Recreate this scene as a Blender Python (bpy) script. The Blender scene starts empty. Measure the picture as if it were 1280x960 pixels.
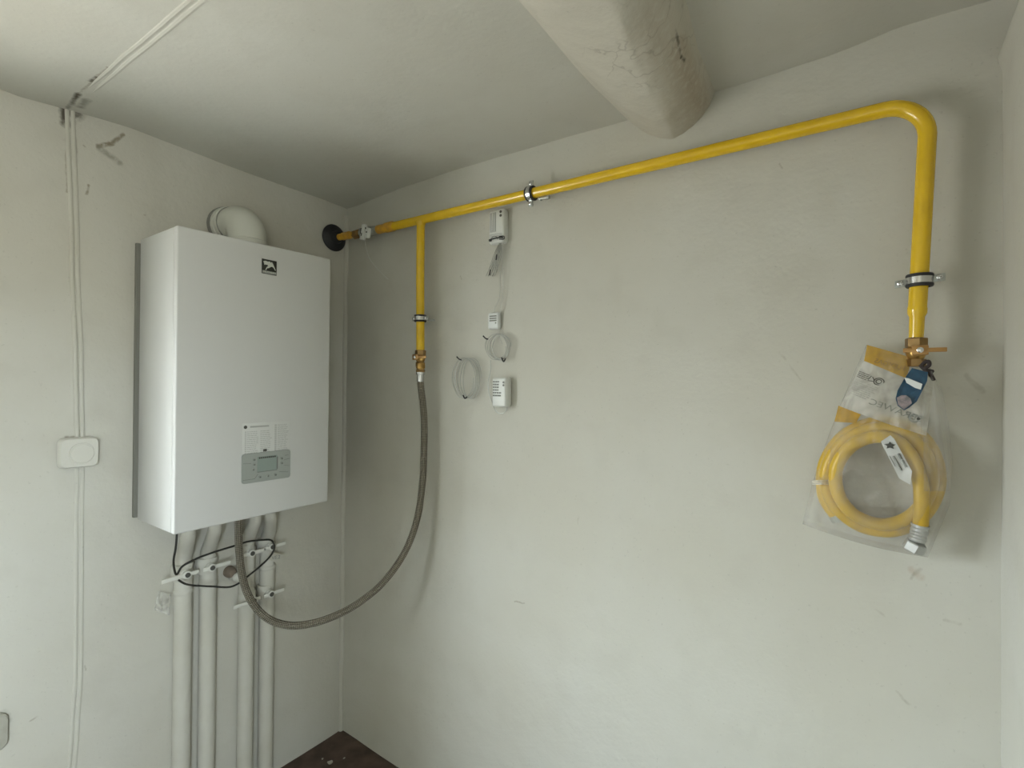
import bpy, bmesh, math, random
from mathutils import Vector, Matrix, noise
from math import sin, cos, pi, radians, sqrt, exp

# ------------------------------------------------------------------ camera
CX, CY, CZ, YAW, ROLL, F = 1.6009, -1.1821, 1.2868, -0.6192, 0.0115, 639.67
EYE = Vector((CX, CY, CZ))
FW = Vector((sin(YAW), cos(YAW), 0.0))
R0 = FW.cross(Vector((0, 0, 1))).normalized()
U0 = R0.cross(FW)
RT = R0 * cos(ROLL) + U0 * sin(ROLL)
UP = U0 * cos(ROLL) - R0 * sin(ROLL)
cd = bpy.data.cameras.new('camera')
cam = bpy.data.objects.new('camera', cd)
bpy.context.scene.collection.objects.link(cam)
m = Matrix((RT, UP, -FW)).transposed().to_4x4()
m.translation = EYE
cam.matrix_world = m
cd.sensor_fit = 'HORIZONTAL'
cd.sensor_width = 36.0
cd.lens = F / 1280 * 36.0
cd.clip_start = 0.02
sc = bpy.context.scene
sc.camera = cam
C = sc.collection

# ------------------------------------------------------------------ world, daylight, exposure
w = bpy.data.worlds.new('sky')
sc.world = w
w.use_nodes = True
# overcast daylight: bright cool sky above the horizon, duller ground below it
SKY, GROUND = 46.5, 0.30
nt = w.node_tree
tc = nt.nodes.new('ShaderNodeTexCoord'); sp = nt.nodes.new('ShaderNodeSeparateXYZ'); nt.links.new(tc.outputs['Generated'], sp.inputs[0])
mr = nt.nodes.new('ShaderNodeMapRange'); mr.interpolation_type = 'SMOOTHSTEP'
mr.inputs[1].default_value = -0.06; mr.inputs[2].default_value = 0.10
nt.links.new(sp.outputs[2], mr.inputs[0])
mx = nt.nodes.new('ShaderNodeMix'); mx.data_type = 'RGBA'
mx.inputs['A'].default_value = (GROUND, GROUND * 0.98, GROUND * 0.90, 1); mx.inputs['B'].default_value = (0.83, 0.935, 1.0, 1)
nt.links.new(mr.outputs[0], mx.inputs['Factor'])
nt.links.new(mx.outputs['Result'], nt.nodes['Background'].inputs[0])
nt.nodes['Background'].inputs[1].default_value = SKY
def portal(name, loc, rot, sx, sy):
    """window opening as a portal: it only tells the renderer where the daylight comes in"""
    l = bpy.data.lights.new(name, 'AREA')
    l.shape = 'RECTANGLE'; l.size = sx; l.size_y = sy; l.cycles.is_portal = True
    o = bpy.data.objects.new(name, l)
    o.location = loc; o.rotation_euler = rot
    C.objects.link(o)
portal('portal_left', (-0.135, -1.36, 1.08), (0, radians(-90), 0), 1.0, 0.6)
portal('portal_right', (2.885, -1.90, 1.26), (0, radians(90), 0), 0.92, 1.04)
sc.view_settings.view_transform = 'Standard'
sc.view_settings.look = 'None'
sc.view_settings.gamma = 1.0
sc.view_settings.use_curve_mapping = False
sc.view_settings.exposure = 0.0

# ------------------------------------------------------------------ helpers
def ray(px, py):
    return FW + RT * ((px - 640) / F) - UP * ((py - 480) / F)
def BW(px, py, o=0.0):
    d = ray(px, py); return EYE + d * ((-o - CY) / d.y)
def LW(px, py, o=0.0):
    d = ray(px, py); return EYE + d * ((o - CX) / d.x)
def CE(px, py, z=1.945):
    d = ray(px, py); return EYE + d * ((z - CZ) / d.z)
def VP(px, py, a, b):
    """point seen at px,py on the vertical plane through a and b"""
    n = Vector((b[1] - a[1], a[0] - b[0], 0)); d = ray(px, py)
    return EYE + d * (n.dot(Vector(a) - EYE) / n.dot(d))
def lerp(a, b, t): return a + (b - a) * t
def pl(pts, t):
    """piecewise linear"""
    if t <= pts[0][0]: return pts[0][1]
    for (a, x), (b, y) in zip(pts, pts[1:]):
        if t <= b: return lerp(x, y, (t - a) / (b - a))
    return pts[-1][1]

class MB:
    def __init__(s): s.v = []; s.f = []; s.uv = {}
    def add(s, vs, fs):
        n = len(s.v); s.v += [Vector(v) for v in vs]; s.f += [tuple(i + n for i in f) for f in fs]; return s
    def box(s, c, size, rot=None, bev=0.0, seg=2):
        bm = bmesh.new(); bmesh.ops.create_cube(bm, size=1.0)
        for v in bm.verts: v.co = Vector((v.co.x * size[0], v.co.y * size[1], v.co.z * size[2]))
        if bev > 0: bmesh.ops.bevel(bm, geom=bm.edges[:], offset=bev, segments=seg, profile=0.5, affect='EDGES')
        M = (rot.to_4x4() if rot else Matrix.Identity(4))
        M = Matrix.Translation(Vector(c)) @ M
        bm.verts.index_update()
        s.add([M @ v.co for v in bm.verts], [[v.index for v in f.verts] for f in bm.faces]); bm.free(); return s
    def tube(s, pts, r, seg=12, cap=True, closed=False):
        P = [Vector(p) for p in pts]; n = len(P)
        rr = r if isinstance(r, (list, tuple)) else [r] * n
        T = []
        for i in range(n):
            if closed: t = P[(i + 1) % n] - P[i - 1]
            else: t = P[min(i + 1, n - 1)] - P[max(i - 1, 0)]
            T.append(t.normalized())
        a = Vector((0, 0, 1)) if abs(T[0].z) < 0.9 else Vector((1, 0, 0))
        N = (a - T[0] * a.dot(T[0])).normalized()
        vs = []; L = 0; base = len(s.v)
        for i in range(n):
            N = (N - T[i] * N.dot(T[i]))
            N.normalize(); B = T[i].cross(N)
            if i: L += (P[i] - P[i - 1]).length
            for k in range(seg):
                an = 2 * pi * k / seg
                vs.append(P[i] + (N * cos(an) + B * sin(an)) * rr[i])
                s.uv[base + i * seg + k] = (k / seg, L)
        fs = []
        for i in range(n if closed else n - 1):
            j = (i + 1) % n
            for k in range(seg):
                l = (k + 1) % seg
                fs.append((i * seg + k, i * seg + l, j * seg + l, j * seg + k))
        if cap and not closed:
            fs.append(tuple(reversed(range(seg)))); fs.append(tuple(range((n - 1) * seg, n * seg)))
        return s.add(vs, fs)
    def lathe(s, o, ax, prof, seg=20, cap=True, phase=0.0):
        o = Vector(o); ax = Vector(ax).normalized()
        a = Vector((0, 0, 1)) if abs(ax.z) < 0.9 else Vector((1, 0, 0))
        N = (a - ax * a.dot(ax)).normalized(); B = ax.cross(N)
        vs = []
        for h, r in prof:
            for k in range(seg):
                an = 2 * pi * k / seg + phase
                vs.append(o + ax * h + (N * cos(an) + B * sin(an)) * r)
        fs = []
        for i in range(len(prof) - 1):
            for k in range(seg):
                l = (k + 1) % seg
                fs.append((i * seg + k, i * seg + l, (i + 1) * seg + l, (i + 1) * seg + k))
        if cap:
            fs.append(tuple(reversed(range(seg)))); fs.append(tuple(range((len(prof) - 1) * seg, len(prof) * seg)))
        return s.add(vs, fs)
    def grid(s, fn, nu, nv):
        vs = [fn(i / nu, j / nv) for j in range(nv + 1) for i in range(nu + 1)]
        fs = [(j * (nu + 1) + i, j * (nu + 1) + i + 1, (j + 1) * (nu + 1) + i + 1, (j + 1) * (nu + 1) + i) for j in range(nv) for i in range(nu)]
        return s.add(vs, fs)
    def prism(s, poly, off):
        """polygon (3D points) extruded by the vector off"""
        n = len(poly); off = Vector(off)
        vs = [Vector(p) for p in poly] + [Vector(p) + off for p in poly]
        fs = [tuple(reversed(range(n))), tuple(range(n, 2 * n))] + [(i, (i + 1) % n, n + (i + 1) % n, n + i) for i in range(n)]
        return s.add(vs, fs)

ORG = {}
def org(o): return ORG.get(o.name, Vector((0, 0, 0)))
def build(name, mb, mat, parent=None, smooth=35, label=None, kind=None, base=None):
    me = bpy.data.meshes.new(name)
    W = org(parent) if parent else (Vector(base) if base is not None else Vector((0, 0, 0)))
    me.from_pydata([tuple(v - W) for v in mb.v], [], mb.f)
    if mb.uv:
        ul = me.uv_layers.new(name='UVMap')
        for lp in me.loops:
            ul.data[lp.index].uv = mb.uv.get(lp.vertex_index, (0, 0))
    me.update()
    bm = bmesh.new(); bm.from_mesh(me); bmesh.ops.recalc_face_normals(bm, faces=bm.faces[:]); bm.to_mesh(me); bm.free()
    if smooth:
        for p in me.polygons: p.use_smooth = True
        me.set_sharp_from_angle(angle=radians(smooth))
    me.materials.append(mat)
    o = bpy.data.objects.new(name, me); C.objects.link(o)
    if parent: o.parent = parent
    elif base is not None: o.location = base
    ORG[o.name] = W.copy()
    if label: o['label'] = label
    if kind: o['kind'] = kind
    return o
def thing(name, loc, label, cat, group=None):
    o = bpy.data.objects.new(name, None); C.objects.link(o)
    o.empty_display_size = 0.05
    o.location = loc; ORG[o.name] = Vector(loc); tag(o, label, cat, group); return o
def tag(o, label, cat, group=None):
    o['label'] = label; o['category'] = cat
    if group: o['group'] = group
    return o
def text(name, body, size, loc, right, up, mat, parent, ext=0.0003, mirror=False, bold=0.0, sx=1.0):
    cu = bpy.data.curves.new(name, 'FONT'); cu.body = body; cu.size = size; cu.extrude = ext
    cu.align_x = 'CENTER'; cu.align_y = 'CENTER'; cu.resolution_u = 3; cu.offset = bold
    t = bpy.data.objects.new(name + '_t', cu); C.objects.link(t)
    bpy.context.view_layer.update()
    me = bpy.data.meshes.new_from_object(t.evaluated_get(bpy.context.evaluated_depsgraph_get()))
    bpy.data.objects.remove(t)
    r = Vector(right).normalized(); u = Vector(up); u = (u - r * u.dot(r)).normalized(); n = r.cross(u)
    W = org(parent); l = Vector(loc) - W
    for v in me.vertices:
        x = -v.co.x if mirror else v.co.x
        v.co = l + r * (x * sx) + u * v.co.y + n * v.co.z
    me.materials.clear(); me.materials.append(mat); me.name = name
    o = bpy.data.objects.new(name, me); C.objects.link(o); o.parent = parent; ORG[o.name] = W.copy()
    return o
def copy_tree(o, parent=None):
    c = o.copy(); C.objects.link(c)
    if parent: c.parent = parent
    ORG[c.name] = org(o).copy()
    for ch in list(o.children): copy_tree(ch, c)
    return c
def smooth(pts, n=8, closed=False):
    P = [Vector(p) for p in pts]; out = []; N = len(P)
    rng = range(N) if closed else range(N - 1)
    for i in rng:
        if closed: p0, p1, p2, p3 = P[i - 1], P[i], P[(i + 1) % N], P[(i + 2) % N]
        else: p0, p1, p2, p3 = P[max(i - 1, 0)], P[i], P[i + 1], P[min(i + 2, N - 1)]
        for k in range(n):
            t = k / n
            out.append(0.5 * ((2 * p1) + (p2 - p0) * t + (2 * p0 - 5 * p1 + 4 * p2 - p3) * t * t + (3 * p1 - p0 - 3 * p2 + p3) * t ** 3))
    if not closed: out.append(P[-1])
    return out
def arc(c, a, b, r, t0, t1, n):
    c, a, b = Vector(c), Vector(a), Vector(b)
    return [c + (a * cos(lerp(t0, t1, i / n)) + b * sin(lerp(t0, t1, i / n))) * r for i in range(n + 1)]

# ------------------------------------------------------------------ materials
def mat(name, col, rough=0.5, metal=0.0, spec=0.5, nscale=0, nmix=0.0, col2=None, bump=0.0, bscale=60, coat=0.0):
    M = bpy.data.materials.new(name); M.use_nodes = True
    nt = M.node_tree; N = nt.nodes; L = nt.links; b = N['Principled BSDF']
    b.inputs['Base Color'].default_value = (*col, 1); b.inputs['Roughness'].default_value = rough
    b.inputs['Metallic'].default_value = metal; b.inputs['Specular IOR Level'].default_value = spec
    b.inputs['Coat Weight'].default_value = coat
    if nscale or bump:
        tc = N.new('ShaderNodeTexCoord')
    if nscale:
        no = N.new('ShaderNodeTexNoise'); no.inputs['Scale'].default_value = nscale; no.inputs['Detail'].default_value = 5
        L.new(tc.outputs['Object'], no.inputs['Vector'])
        rp = N.new('ShaderNodeMapRange'); rp.inputs[1].default_value = 0.35; rp.inputs[2].default_value = 0.68
        L.new(no.outputs['Fac'], rp.inputs[0])
        mx = N.new('ShaderNodeMix'); mx.data_type = 'RGBA'
        mx.inputs['A'].default_value = (*col, 1); mx.inputs['B'].default_value = (*(col2 or col), 1)
        L.new(rp.outputs[0], mx.inputs['Factor']); L.new(mx.outputs['Result'], b.inputs['Base Color'])
    if bump:
        nb = N.new('ShaderNodeTexNoise'); nb.inputs['Scale'].default_value = bscale; nb.inputs['Detail'].default_value = 4
        L.new(tc.outputs['Object'], nb.inputs['Vector'])
        bp = N.new('ShaderNodeBump'); bp.inputs['Strength'].default_value = bump; bp.inputs['Distance'].default_value = 0.002
        L.new(nb.outputs['Fac'], bp.inputs['Height']); L.new(bp.outputs['Normal'], b.inputs['Normal'])
    return M

def plaster(name, c1, c2, stains=(), bump=0.5, crack=0.0):
    """old limewashed plaster: blotches, trowel relief, and stains and shade marks with a shape of their own (a, b, width, strength, colour)"""
    M = bpy.data.materials.new(name); M.use_nodes = True
    nt = M.node_tree; N = nt.nodes; L = nt.links; b = N['Principled BSDF']
    b.inputs['Roughness'].default_value = 0.85; b.inputs['Specular IOR Level'].default_value = 0.2
    g = N.new('ShaderNodeNewGeometry'); P = g.outputs['Position']
    def nz(scale, det=5, dist=0.0):
        n = N.new('ShaderNodeTexNoise'); n.inputs['Scale'].default_value = scale; n.inputs['Detail'].default_value = det
        n.inputs['Distortion'].default_value = dist
        L.new(P, n.inputs['Vector']); return n
    def rng(src, a, bb, c=0.0, d=1.0):
        r = N.new('ShaderNodeMapRange'); r.inputs[1].default_value = a; r.inputs[2].default_value = bb
        r.inputs[3].default_value = c; r.inputs[4].default_value = d; L.new(src, r.inputs[0]); return r.outputs[0]
    def mix(f, A, B):
        x = N.new('ShaderNodeMix'); x.data_type = 'RGBA'
        if hasattr(f, 'links'): L.new(f, x.inputs['Factor'])
        else: x.inputs['Factor'].default_value = f
        for s, v in (('A', A), ('B', B)):
            if isinstance(v, tuple): x.inputs[s].default_value = (*v, 1)
            else: L.new(v, x.inputs[s])
        return x.outputs['Result']
    def math_(op, a, c=None):
        x = N.new('ShaderNodeMath'); x.operation = op
        for i, v in enumerate((a, c)):
            if v is None: continue
            if hasattr(v, 'links'): L.new(v, x.inputs[i])
            else: x.inputs[i].default_value = v
        return x.outputs[0]
    def vm(op, a, c=None, out=0):
        x = N.new('ShaderNodeVectorMath'); x.operation = op
        for i, v in enumerate((a, c)):
            if v is None: continue
            if hasattr(v, 'links'): L.new(v, x.inputs[i])
            elif op == 'SCALE' and i == 1: x.inputs['Scale'].default_value = v
            else: x.inputs[i].default_value = tuple(v)
        return x.outputs[out]
    col = mix(rng(nz(1.7, 4).outputs['Fac'], 0.35, 0.65), c1, c2)
    c3 = tuple(v * 0.90 for v in c1)
    col = mix(math_('MULTIPLY', rng(nz(9, 6).outputs['Fac'], 0.52, 0.75), 0.35), col, c3)
    col = mix(math_('MULTIPLY', rng(nz(150, 3).outputs['Fac'], 0.66, 0.74), 0.25), col, tuple(v * 0.6 for v in c1))
    if crack:
        v = N.new('ShaderNodeTexVoronoi'); v.feature = 'DISTANCE_TO_EDGE'; v.inputs['Scale'].default_value = 9
        wob = vm('ADD', P, vm('SCALE', nz(7, 4).outputs['Color'], 0.25))
        L.new(wob, v.inputs['Vector'])
        k = math_('MULTIPLY', rng(v.outputs['Distance'], 0.0, 0.018, 1.0, 0.0), rng(nz(4, 3).outputs['Fac'], 0.52, 0.62))
        col = mix(math_('MULTIPLY', k, crack), col, (0.12, 0.09, 0.06))
    dn = nz(45, 4)
    dist = vm('SCALE', vm('SUBTRACT', dn.outputs['Color'], (0.5, 0.5, 0.5)), 0.010)
    Pd = vm('ADD', P, dist)
    grit = rng(nz(80, 4).outputs['Fac'], 0.24, 0.52)
    for (a, e, wd, st, sc_) in stains:
        a = Vector(a); e = Vector(e); ba = e - a; l2 = max(ba.dot(ba), 1e-9)
        pa = vm('SUBTRACT', Pd, a)
        h = math_('DIVIDE', vm('DOT_PRODUCT', pa, ba, 'Value'), l2)
        cl = N.new('ShaderNodeClamp'); L.new(h, cl.inputs[0])
        x = N.new('ShaderNodeVectorMath'); x.operation = 'SCALE'; x.inputs[0].default_value = tuple(ba); L.new(cl.outputs[0], x.inputs['Scale'])
        d = vm('DISTANCE', pa, x.outputs[0], 'Value')
        msk = rng(d, wd * 0.35, wd, 1.0, 0.0)
        msk = math_('MULTIPLY', math_('MULTIPLY', msk, grit), st)
        col = mix(msk, col, sc_)
    L.new(col, b.inputs['Base Color'])
    h = math_('ADD', math_('MULTIPLY', nz(14, 6).outputs['Fac'], 1.0), math_('MULTIPLY', nz(110, 3).outputs['Fac'], 0.16))
    bp = N.new('ShaderNodeBump'); bp.inputs['Strength'].default_value = bump; bp.inputs['Distance'].default_value = 0.006
    L.new(h, bp.inputs['Height']); L.new(bp.outputs['Normal'], b.inputs['Normal'])
    return M

WALL1, WALL2 = (0.545, 0.53, 0.46), (0.59, 0.585, 0.53)
soot_shadow = (0.09, 0.08, 0.06); grime = (0.26, 0.23, 0.17); pale = (0.30, 0.29, 0.24)
lst = [(LW(154, 168), LW(140, 179), .006, .9, grime), (LW(140, 179), LW(123, 183), .007, 1.0, grime), (LW(125, 185), LW(149, 203), .010, .75, pale),
       (LW(111, 231), LW(109, 243), .004, .8, grime), (LW(182, 268), LW(182, 268), .004, .9, grime), (LW(104, 182), LW(104, 182), .004, .7, grime),
       (LW(81, 130), LW(83, 155), .014, .95, soot_shadow), (LW(83, 155), LW(84, 240), .0035, .55, grime), (LW(95, 141), LW(104, 128), .022, .75, soot_shadow),
       (LW(94, 150), LW(95, 215), .004, .5, grime),
       (LW(84, 547), LW(112, 547), .006, .8, grime), (LW(100, 546), LW(100, 535), .006, .7, grime), (LW(4, 893), LW(8, 902), .012, .6, pale),
       (LW(38, 901), LW(47, 896), .003, .6, grime), (LW(107, 832), LW(107, 838), .003, .6, grime), (LW(77, 566), LW(75, 572), .010, .3, pale)]
M_wl = plaster('plaster_left', WALL1, WALL2, lst)
bst = [(BW(643, 752), BW(655, 754), .003, .5, grime), (BW(1140, 712), BW(1150, 722), .008, .45, (0.45, 0.36, 0.28)), (BW(1139, 724), BW(1151, 712), .004, .4, grime),
       (BW(1120, 865), BW(1136, 880), .004, .35, grime), (BW(1095, 762), BW(1110, 775), .003, .25, grime), (BW(1180, 775), BW(1200, 780), .004, .25, grime),
       (BW(1208, 470), BW(1228, 490), .006, .3, grime), (BW(575, 345), BW(577, 349), .003, .6, grime), (BW(722, 640), BW(722, 655), .003, .3, grime),
       (BW(975, 205), BW(978, 210), .003, .4, grime), (BW(975, 440), BW(1000, 475), .003, .25, grime)]
M_wb = plaster('plaster_back', WALL1, WALL2, bst)
M_wr = plaster('plaster_right', WALL1, WALL2, [(BW(1250, 68) + Vector((0, -.01, 0)), BW(1256, 62) + Vector((0, -.01, 0)), .004, .9, soot_shadow)])  # dark mark at the lip's notch: its shadow painted into the plaster colour
cst = [(CE(84, 133), CE(98, 116), .009, .95, soot_shadow), (CE(98, 116), CE(135, 85), .004, .55, grime), (CE(113, 101), CE(121, 97), .006, .8, soot_shadow),
       (CE(161, 64), CE(166, 60), .003, .7, grime), (CE(100, 132), CE(108, 124), .012, .5, soot_shadow)]
M_ce = plaster('plaster_ceiling', (0.55, 0.54, 0.475), (0.60, 0.60, 0.545), cst, bump=0.35)
def BM(px, py): return CE(px, py, 1.90)
brn_stain_shade = (0.36, 0.27, 0.18)
bms = [(BM(800, 10), BM(868, 150), .055, .30, brn_stain_shade), (BM(850, 60), BM(880, 130), .03, .35, brn_stain_shade), (BM(846, 38), BM(853, 70), .005, .8, soot_shadow), (BM(853, 70), BM(861, 84), .005, .85, soot_shadow),  # first two: broad brown, staining plus the right face's shade painted in
       (BM(874, 100), BM(878, 112), .005, .75, soot_shadow), (BM(845, 98), BM(842, 110), .004, .7, grime), (BM(835, 145), BM(842, 140), .005, .6, grime), (BM(829, 166), BM(836, 170), .007, .8, soot_shadow),
       (BM(840, 12), BM(846, 38), .003, .6, grime), (BM(852, 130), BM(864, 138), .004, .5, grime), (BM(745, 30), BM(800, 125), .0025, .45, grime), (BM(755, 130), BM(784, 148), .004, .6, grime)]
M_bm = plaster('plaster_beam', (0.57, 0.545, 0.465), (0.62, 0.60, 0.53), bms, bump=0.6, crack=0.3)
M_cond = plaster('painted_cable', WALL1, WALL2, [], bump=0.3)
M_floor = mat('painted_floor', (0.055, 0.036, 0.027), 0.85, nscale=14, col2=(0.105, 0.070, 0.055), bump=0.6, bscale=40)
M_chip = mat('plaster_chip', (0.38, 0.35, 0.30), 0.9)
M_white = mat('white_enamel', (0.62, 0.625, 0.61), 0.38, spec=0.4)
M_whit2 = mat('white_flue', (0.60, 0.61, 0.55), 0.45, spec=0.4)
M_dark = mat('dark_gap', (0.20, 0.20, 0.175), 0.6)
M_seal = mat('grey_seal', (0.22, 0.22, 0.20), 0.7)
M_yel = mat('yellow_paint', (0.78, 0.51, 0.014), 0.22, spec=0.55, nscale=25, col2=(0.71, 0.455, 0.012), bump=0.12, bscale=90, coat=0.3)
M_yel2 = mat('worn_yellow_paint', (0.66, 0.36, 0.02), 0.4, nscale=60, col2=(0.45, 0.24, 0.03))
M_brass = mat('brass', (0.62, 0.40, 0.14), 0.28, metal=1.0, nscale=70, col2=(0.45, 0.28, 0.09))
M_bronze = mat('dark_brass', (0.30, 0.19, 0.08), 0.35, metal=0.9)
M_copper = mat('copper_lever', (0.45, 0.26, 0.10), 0.38, metal=0.7)
M_chrome = mat('zinc_steel', (0.70, 0.71, 0.72), 0.22, metal=1.0)
M_zinc = mat('dull_zinc', (0.50, 0.52, 0.50), 0.42, metal=0.85, nscale=80, col2=(0.36, 0.38, 0.36))
M_zincl = mat('light_zinc', (0.50, 0.51, 0.49), 0.55, metal=0.6, nscale=60, col2=(0.5, 0.5, 0.48))
M_cover = mat('grimy_cover', (0.34, 0.335, 0.28), 0.7, nscale=40, col2=(0.42, 0.41, 0.35))
M_rub = mat('black_rubber', (0.018, 0.019, 0.022), 0.55)
M_ppr = mat('painted_pipe', (0.545, 0.535, 0.47), 0.75, spec=0.15, nscale=12, col2=(0.59, 0.585, 0.53), bump=0.15, bscale=50)
M_pprw = mat('white_plastic_valve', (0.68, 0.68, 0.62), 0.45)
M_plas = mat('white_plastic', (0.70, 0.72, 0.69), 0.35)
M_pgrey = mat('grey_plastic', (0.42, 0.43, 0.42), 0.5)
M_sock = mat('painted_socket', (0.64, 0.635, 0.58), 0.28, spec=0.6)
M_panel = mat('panel_silver', (0.33, 0.355, 0.33), 0.4, spec=0.5)
M_lcd = mat('display_glass', (0.27, 0.33, 0.30), 0.15)
M_inkl = mat('print_pale_grey', (0.42, 0.43, 0.41), 0.8)
M_btn = mat('button_dark', (0.17, 0.18, 0.17), 0.5)
M_ink = mat('print_grey', (0.25, 0.26, 0.24), 0.8)
M_inkd = mat('print_black', (0.07, 0.07, 0.06), 0.7)
M_stick = mat('sticker_paper', (0.66, 0.67, 0.65), 0.6)
M_badge = mat('badge_black', (0.02, 0.022, 0.018), 0.35)
M_badget = mat('badge_white', (0.62, 0.64, 0.58), 0.5)
M_wire = mat('white_wire', (0.60, 0.61, 0.57), 0.5)
M_wireg = mat('capillary_wire', (0.42, 0.43, 0.40), 0.35, metal=0.3)
M_bcab = mat('black_cable', (0.02, 0.02, 0.016), 0.5)
M_brown = mat('brown_plug', (0.20, 0.16, 0.12), 0.7)
M_hosey = mat('yellow_hose', (0.62, 0.40, 0.03), 0.4, nscale=20, col2=(0.54, 0.34, 0.025))
M_blue = mat('card_blue', (0.012, 0.05, 0.10), 0.35, nscale=120, col2=(0.02, 0.085, 0.15))
M_cardw = mat('card_white', (0.75, 0.78, 0.78), 0.4)
M_cardg = mat('card_grey', (0.16, 0.15, 0.16), 0.5, nscale=150, col2=(0.32, 0.26, 0.27))
M_string = mat('string_black', (0.04, 0.03, 0.03), 0.8)
M_frame = mat('window_paint', (0.75, 0.75, 0.72), 0.4)

def braid():
    M = mat('steel_braid', (0.36, 0.335, 0.28), 0.38, metal=0.9); nt = M.node_tree; N = nt.nodes; L = nt.links; b = N['Principled BSDF']
    uv = N.new('ShaderNodeTexCoord'); hs = []
    for sgn in (1, -1):
        mp = N.new('ShaderNodeMapping'); mp.inputs['Scale'].default_value = (6, sgn * 95, 1); L.new(uv.outputs['UV'], mp.inputs[0])
        sp = N.new('ShaderNodeSeparateXYZ'); L.new(mp.outputs[0], sp.inputs[0])
        ad = N.new('ShaderNodeMath'); ad.operation = 'ADD'; L.new(sp.outputs[0], ad.inputs[0]); L.new(sp.outputs[1], ad.inputs[1])
        ml = N.new('ShaderNodeMath'); ml.operation = 'MULTIPLY'; ml.inputs[1].default_value = 2 * pi; L.new(ad.outputs[0], ml.inputs[0])
        si = N.new('ShaderNodeMath'); si.operation = 'SINE'; L.new(ml.outputs[0], si.inputs[0]); hs.append(si.outputs[0])
    mu = N.new('ShaderNodeMath'); mu.operation = 'MULTIPLY'; L.new(hs[0], mu.inputs[0]); L.new(hs[1], mu.inputs[1])
    bp = N.new('ShaderNodeBump'); bp.inputs['Strength'].default_value = 0.7; bp.inputs['Distance'].default_value = 0.002
    L.new(mu.outputs[0], bp.inputs['Height']); L.new(bp.outputs[0], b.inputs['Normal'])
    mr = N.new('ShaderNodeMapRange'); mr.inputs[1].default_value = -1; L.new(mu.outputs[0], mr.inputs[0])
    mx = N.new('ShaderNodeMix'); mx.data_type = 'RGBA'; mx.inputs['A'].default_value = (0.13, 0.115, 0.09, 1); mx.inputs['B'].default_value = (0.46, 0.43, 0.36, 1)
    L.new(mr.outputs[0], mx.inputs['Factor']); L.new(mx.outputs['Result'], b.inputs['Base Color'])
    return M
M_braid = braid()

def film(name, col, cover, gloss=0.10, rough=0.2):
    """thin plastic film: mostly see-through, some milky scatter, a little gloss"""
    M = bpy.data.materials.new(name); M.use_nodes = True; nt = M.node_tree; N = nt.nodes; L = nt.links
    out = N['Material Output']; N.remove(N['Principled BSDF'])
    tr = N.new('ShaderNodeBsdfTransparent'); df = N.new('ShaderNodeBsdfDiffuse'); df.inputs[0].default_value = (*col, 1)
    tl = N.new('ShaderNodeBsdfTranslucent'); tl.inputs[0].default_value = (*col, 1)
    a = N.new('ShaderNodeMixShader'); a.inputs[0].default_value = 0.35; L.new(df.outputs[0], a.inputs[1]); L.new(tl.outputs[0], a.inputs[2])
    b = N.new('ShaderNodeMixShader'); b.inputs[0].default_value = cover; L.new(tr.outputs[0], b.inputs[1]); L.new(a.outputs[0], b.inputs[2])
    gl = N.new('ShaderNodeBsdfGlossy'); gl.inputs['Roughness'].default_value = rough
    c = N.new('ShaderNodeMixShader'); fr = N.new('ShaderNodeFresnel'); fr.inputs[0].default_value = 1.35
    ad = N.new('ShaderNodeMath'); ad.operation = 'MULTIPLY'; ad.inputs[1].default_value = gloss; L.new(fr.outputs[0], ad.inputs[0])
    L.new(ad.outputs[0], c.inputs[0]); L.new(b.outputs[0], c.inputs[1]); L.new(gl.outputs[0], c.inputs[2])
    tc = N.new('ShaderNodeTexCoord'); no = N.new('ShaderNodeTexNoise'); no.inputs['Scale'].default_value = 28; no.inputs['Distortion'].default_value = 0.5
    L.new(tc.outputs['Object'], no.inputs['Vector']); bp = N.new('ShaderNodeBump'); bp.inputs['Strength'].default_value = 0.5; bp.inputs['Distance'].default_value = 0.006
    L.new(no.outputs['Fac'], bp.inputs['Height']); L.new(bp.outputs[0], gl.inputs['Normal']); L.new(bp.outputs[0], fr.inputs['Normal'])
    cr = N.new('ShaderNodeMapRange'); cr.inputs[1].default_value = 0.35; cr.inputs[2].default_value = 0.75; cr.inputs[3].default_value = cover * 0.7; cr.inputs[4].default_value = min(cover * 1.5, 0.95)
    L.new(no.outputs['Fac'], cr.inputs[0]); L.new(cr.outputs[0], b.inputs[0])
    L.new(c.outputs[0], out.inputs[0]); return M
M_film = film('clear_bag_film', (0.93, 0.93, 0.90), 0.17, 0.35)
M_pry = film('yellow_bag_print', (0.62, 0.37, 0.045), 0.88, 0.15)
M_prw = film('milky_bag_print', (0.84, 0.83, 0.78), 0.45, 0.2)
M_sach = film('crumpled_film', (0.9, 0.9, 0.86), 0.4, 0.8)
M_glass = film('window_glass', (0.8, 0.85, 0.85), 0.02, 0.8, 0.02)

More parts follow.
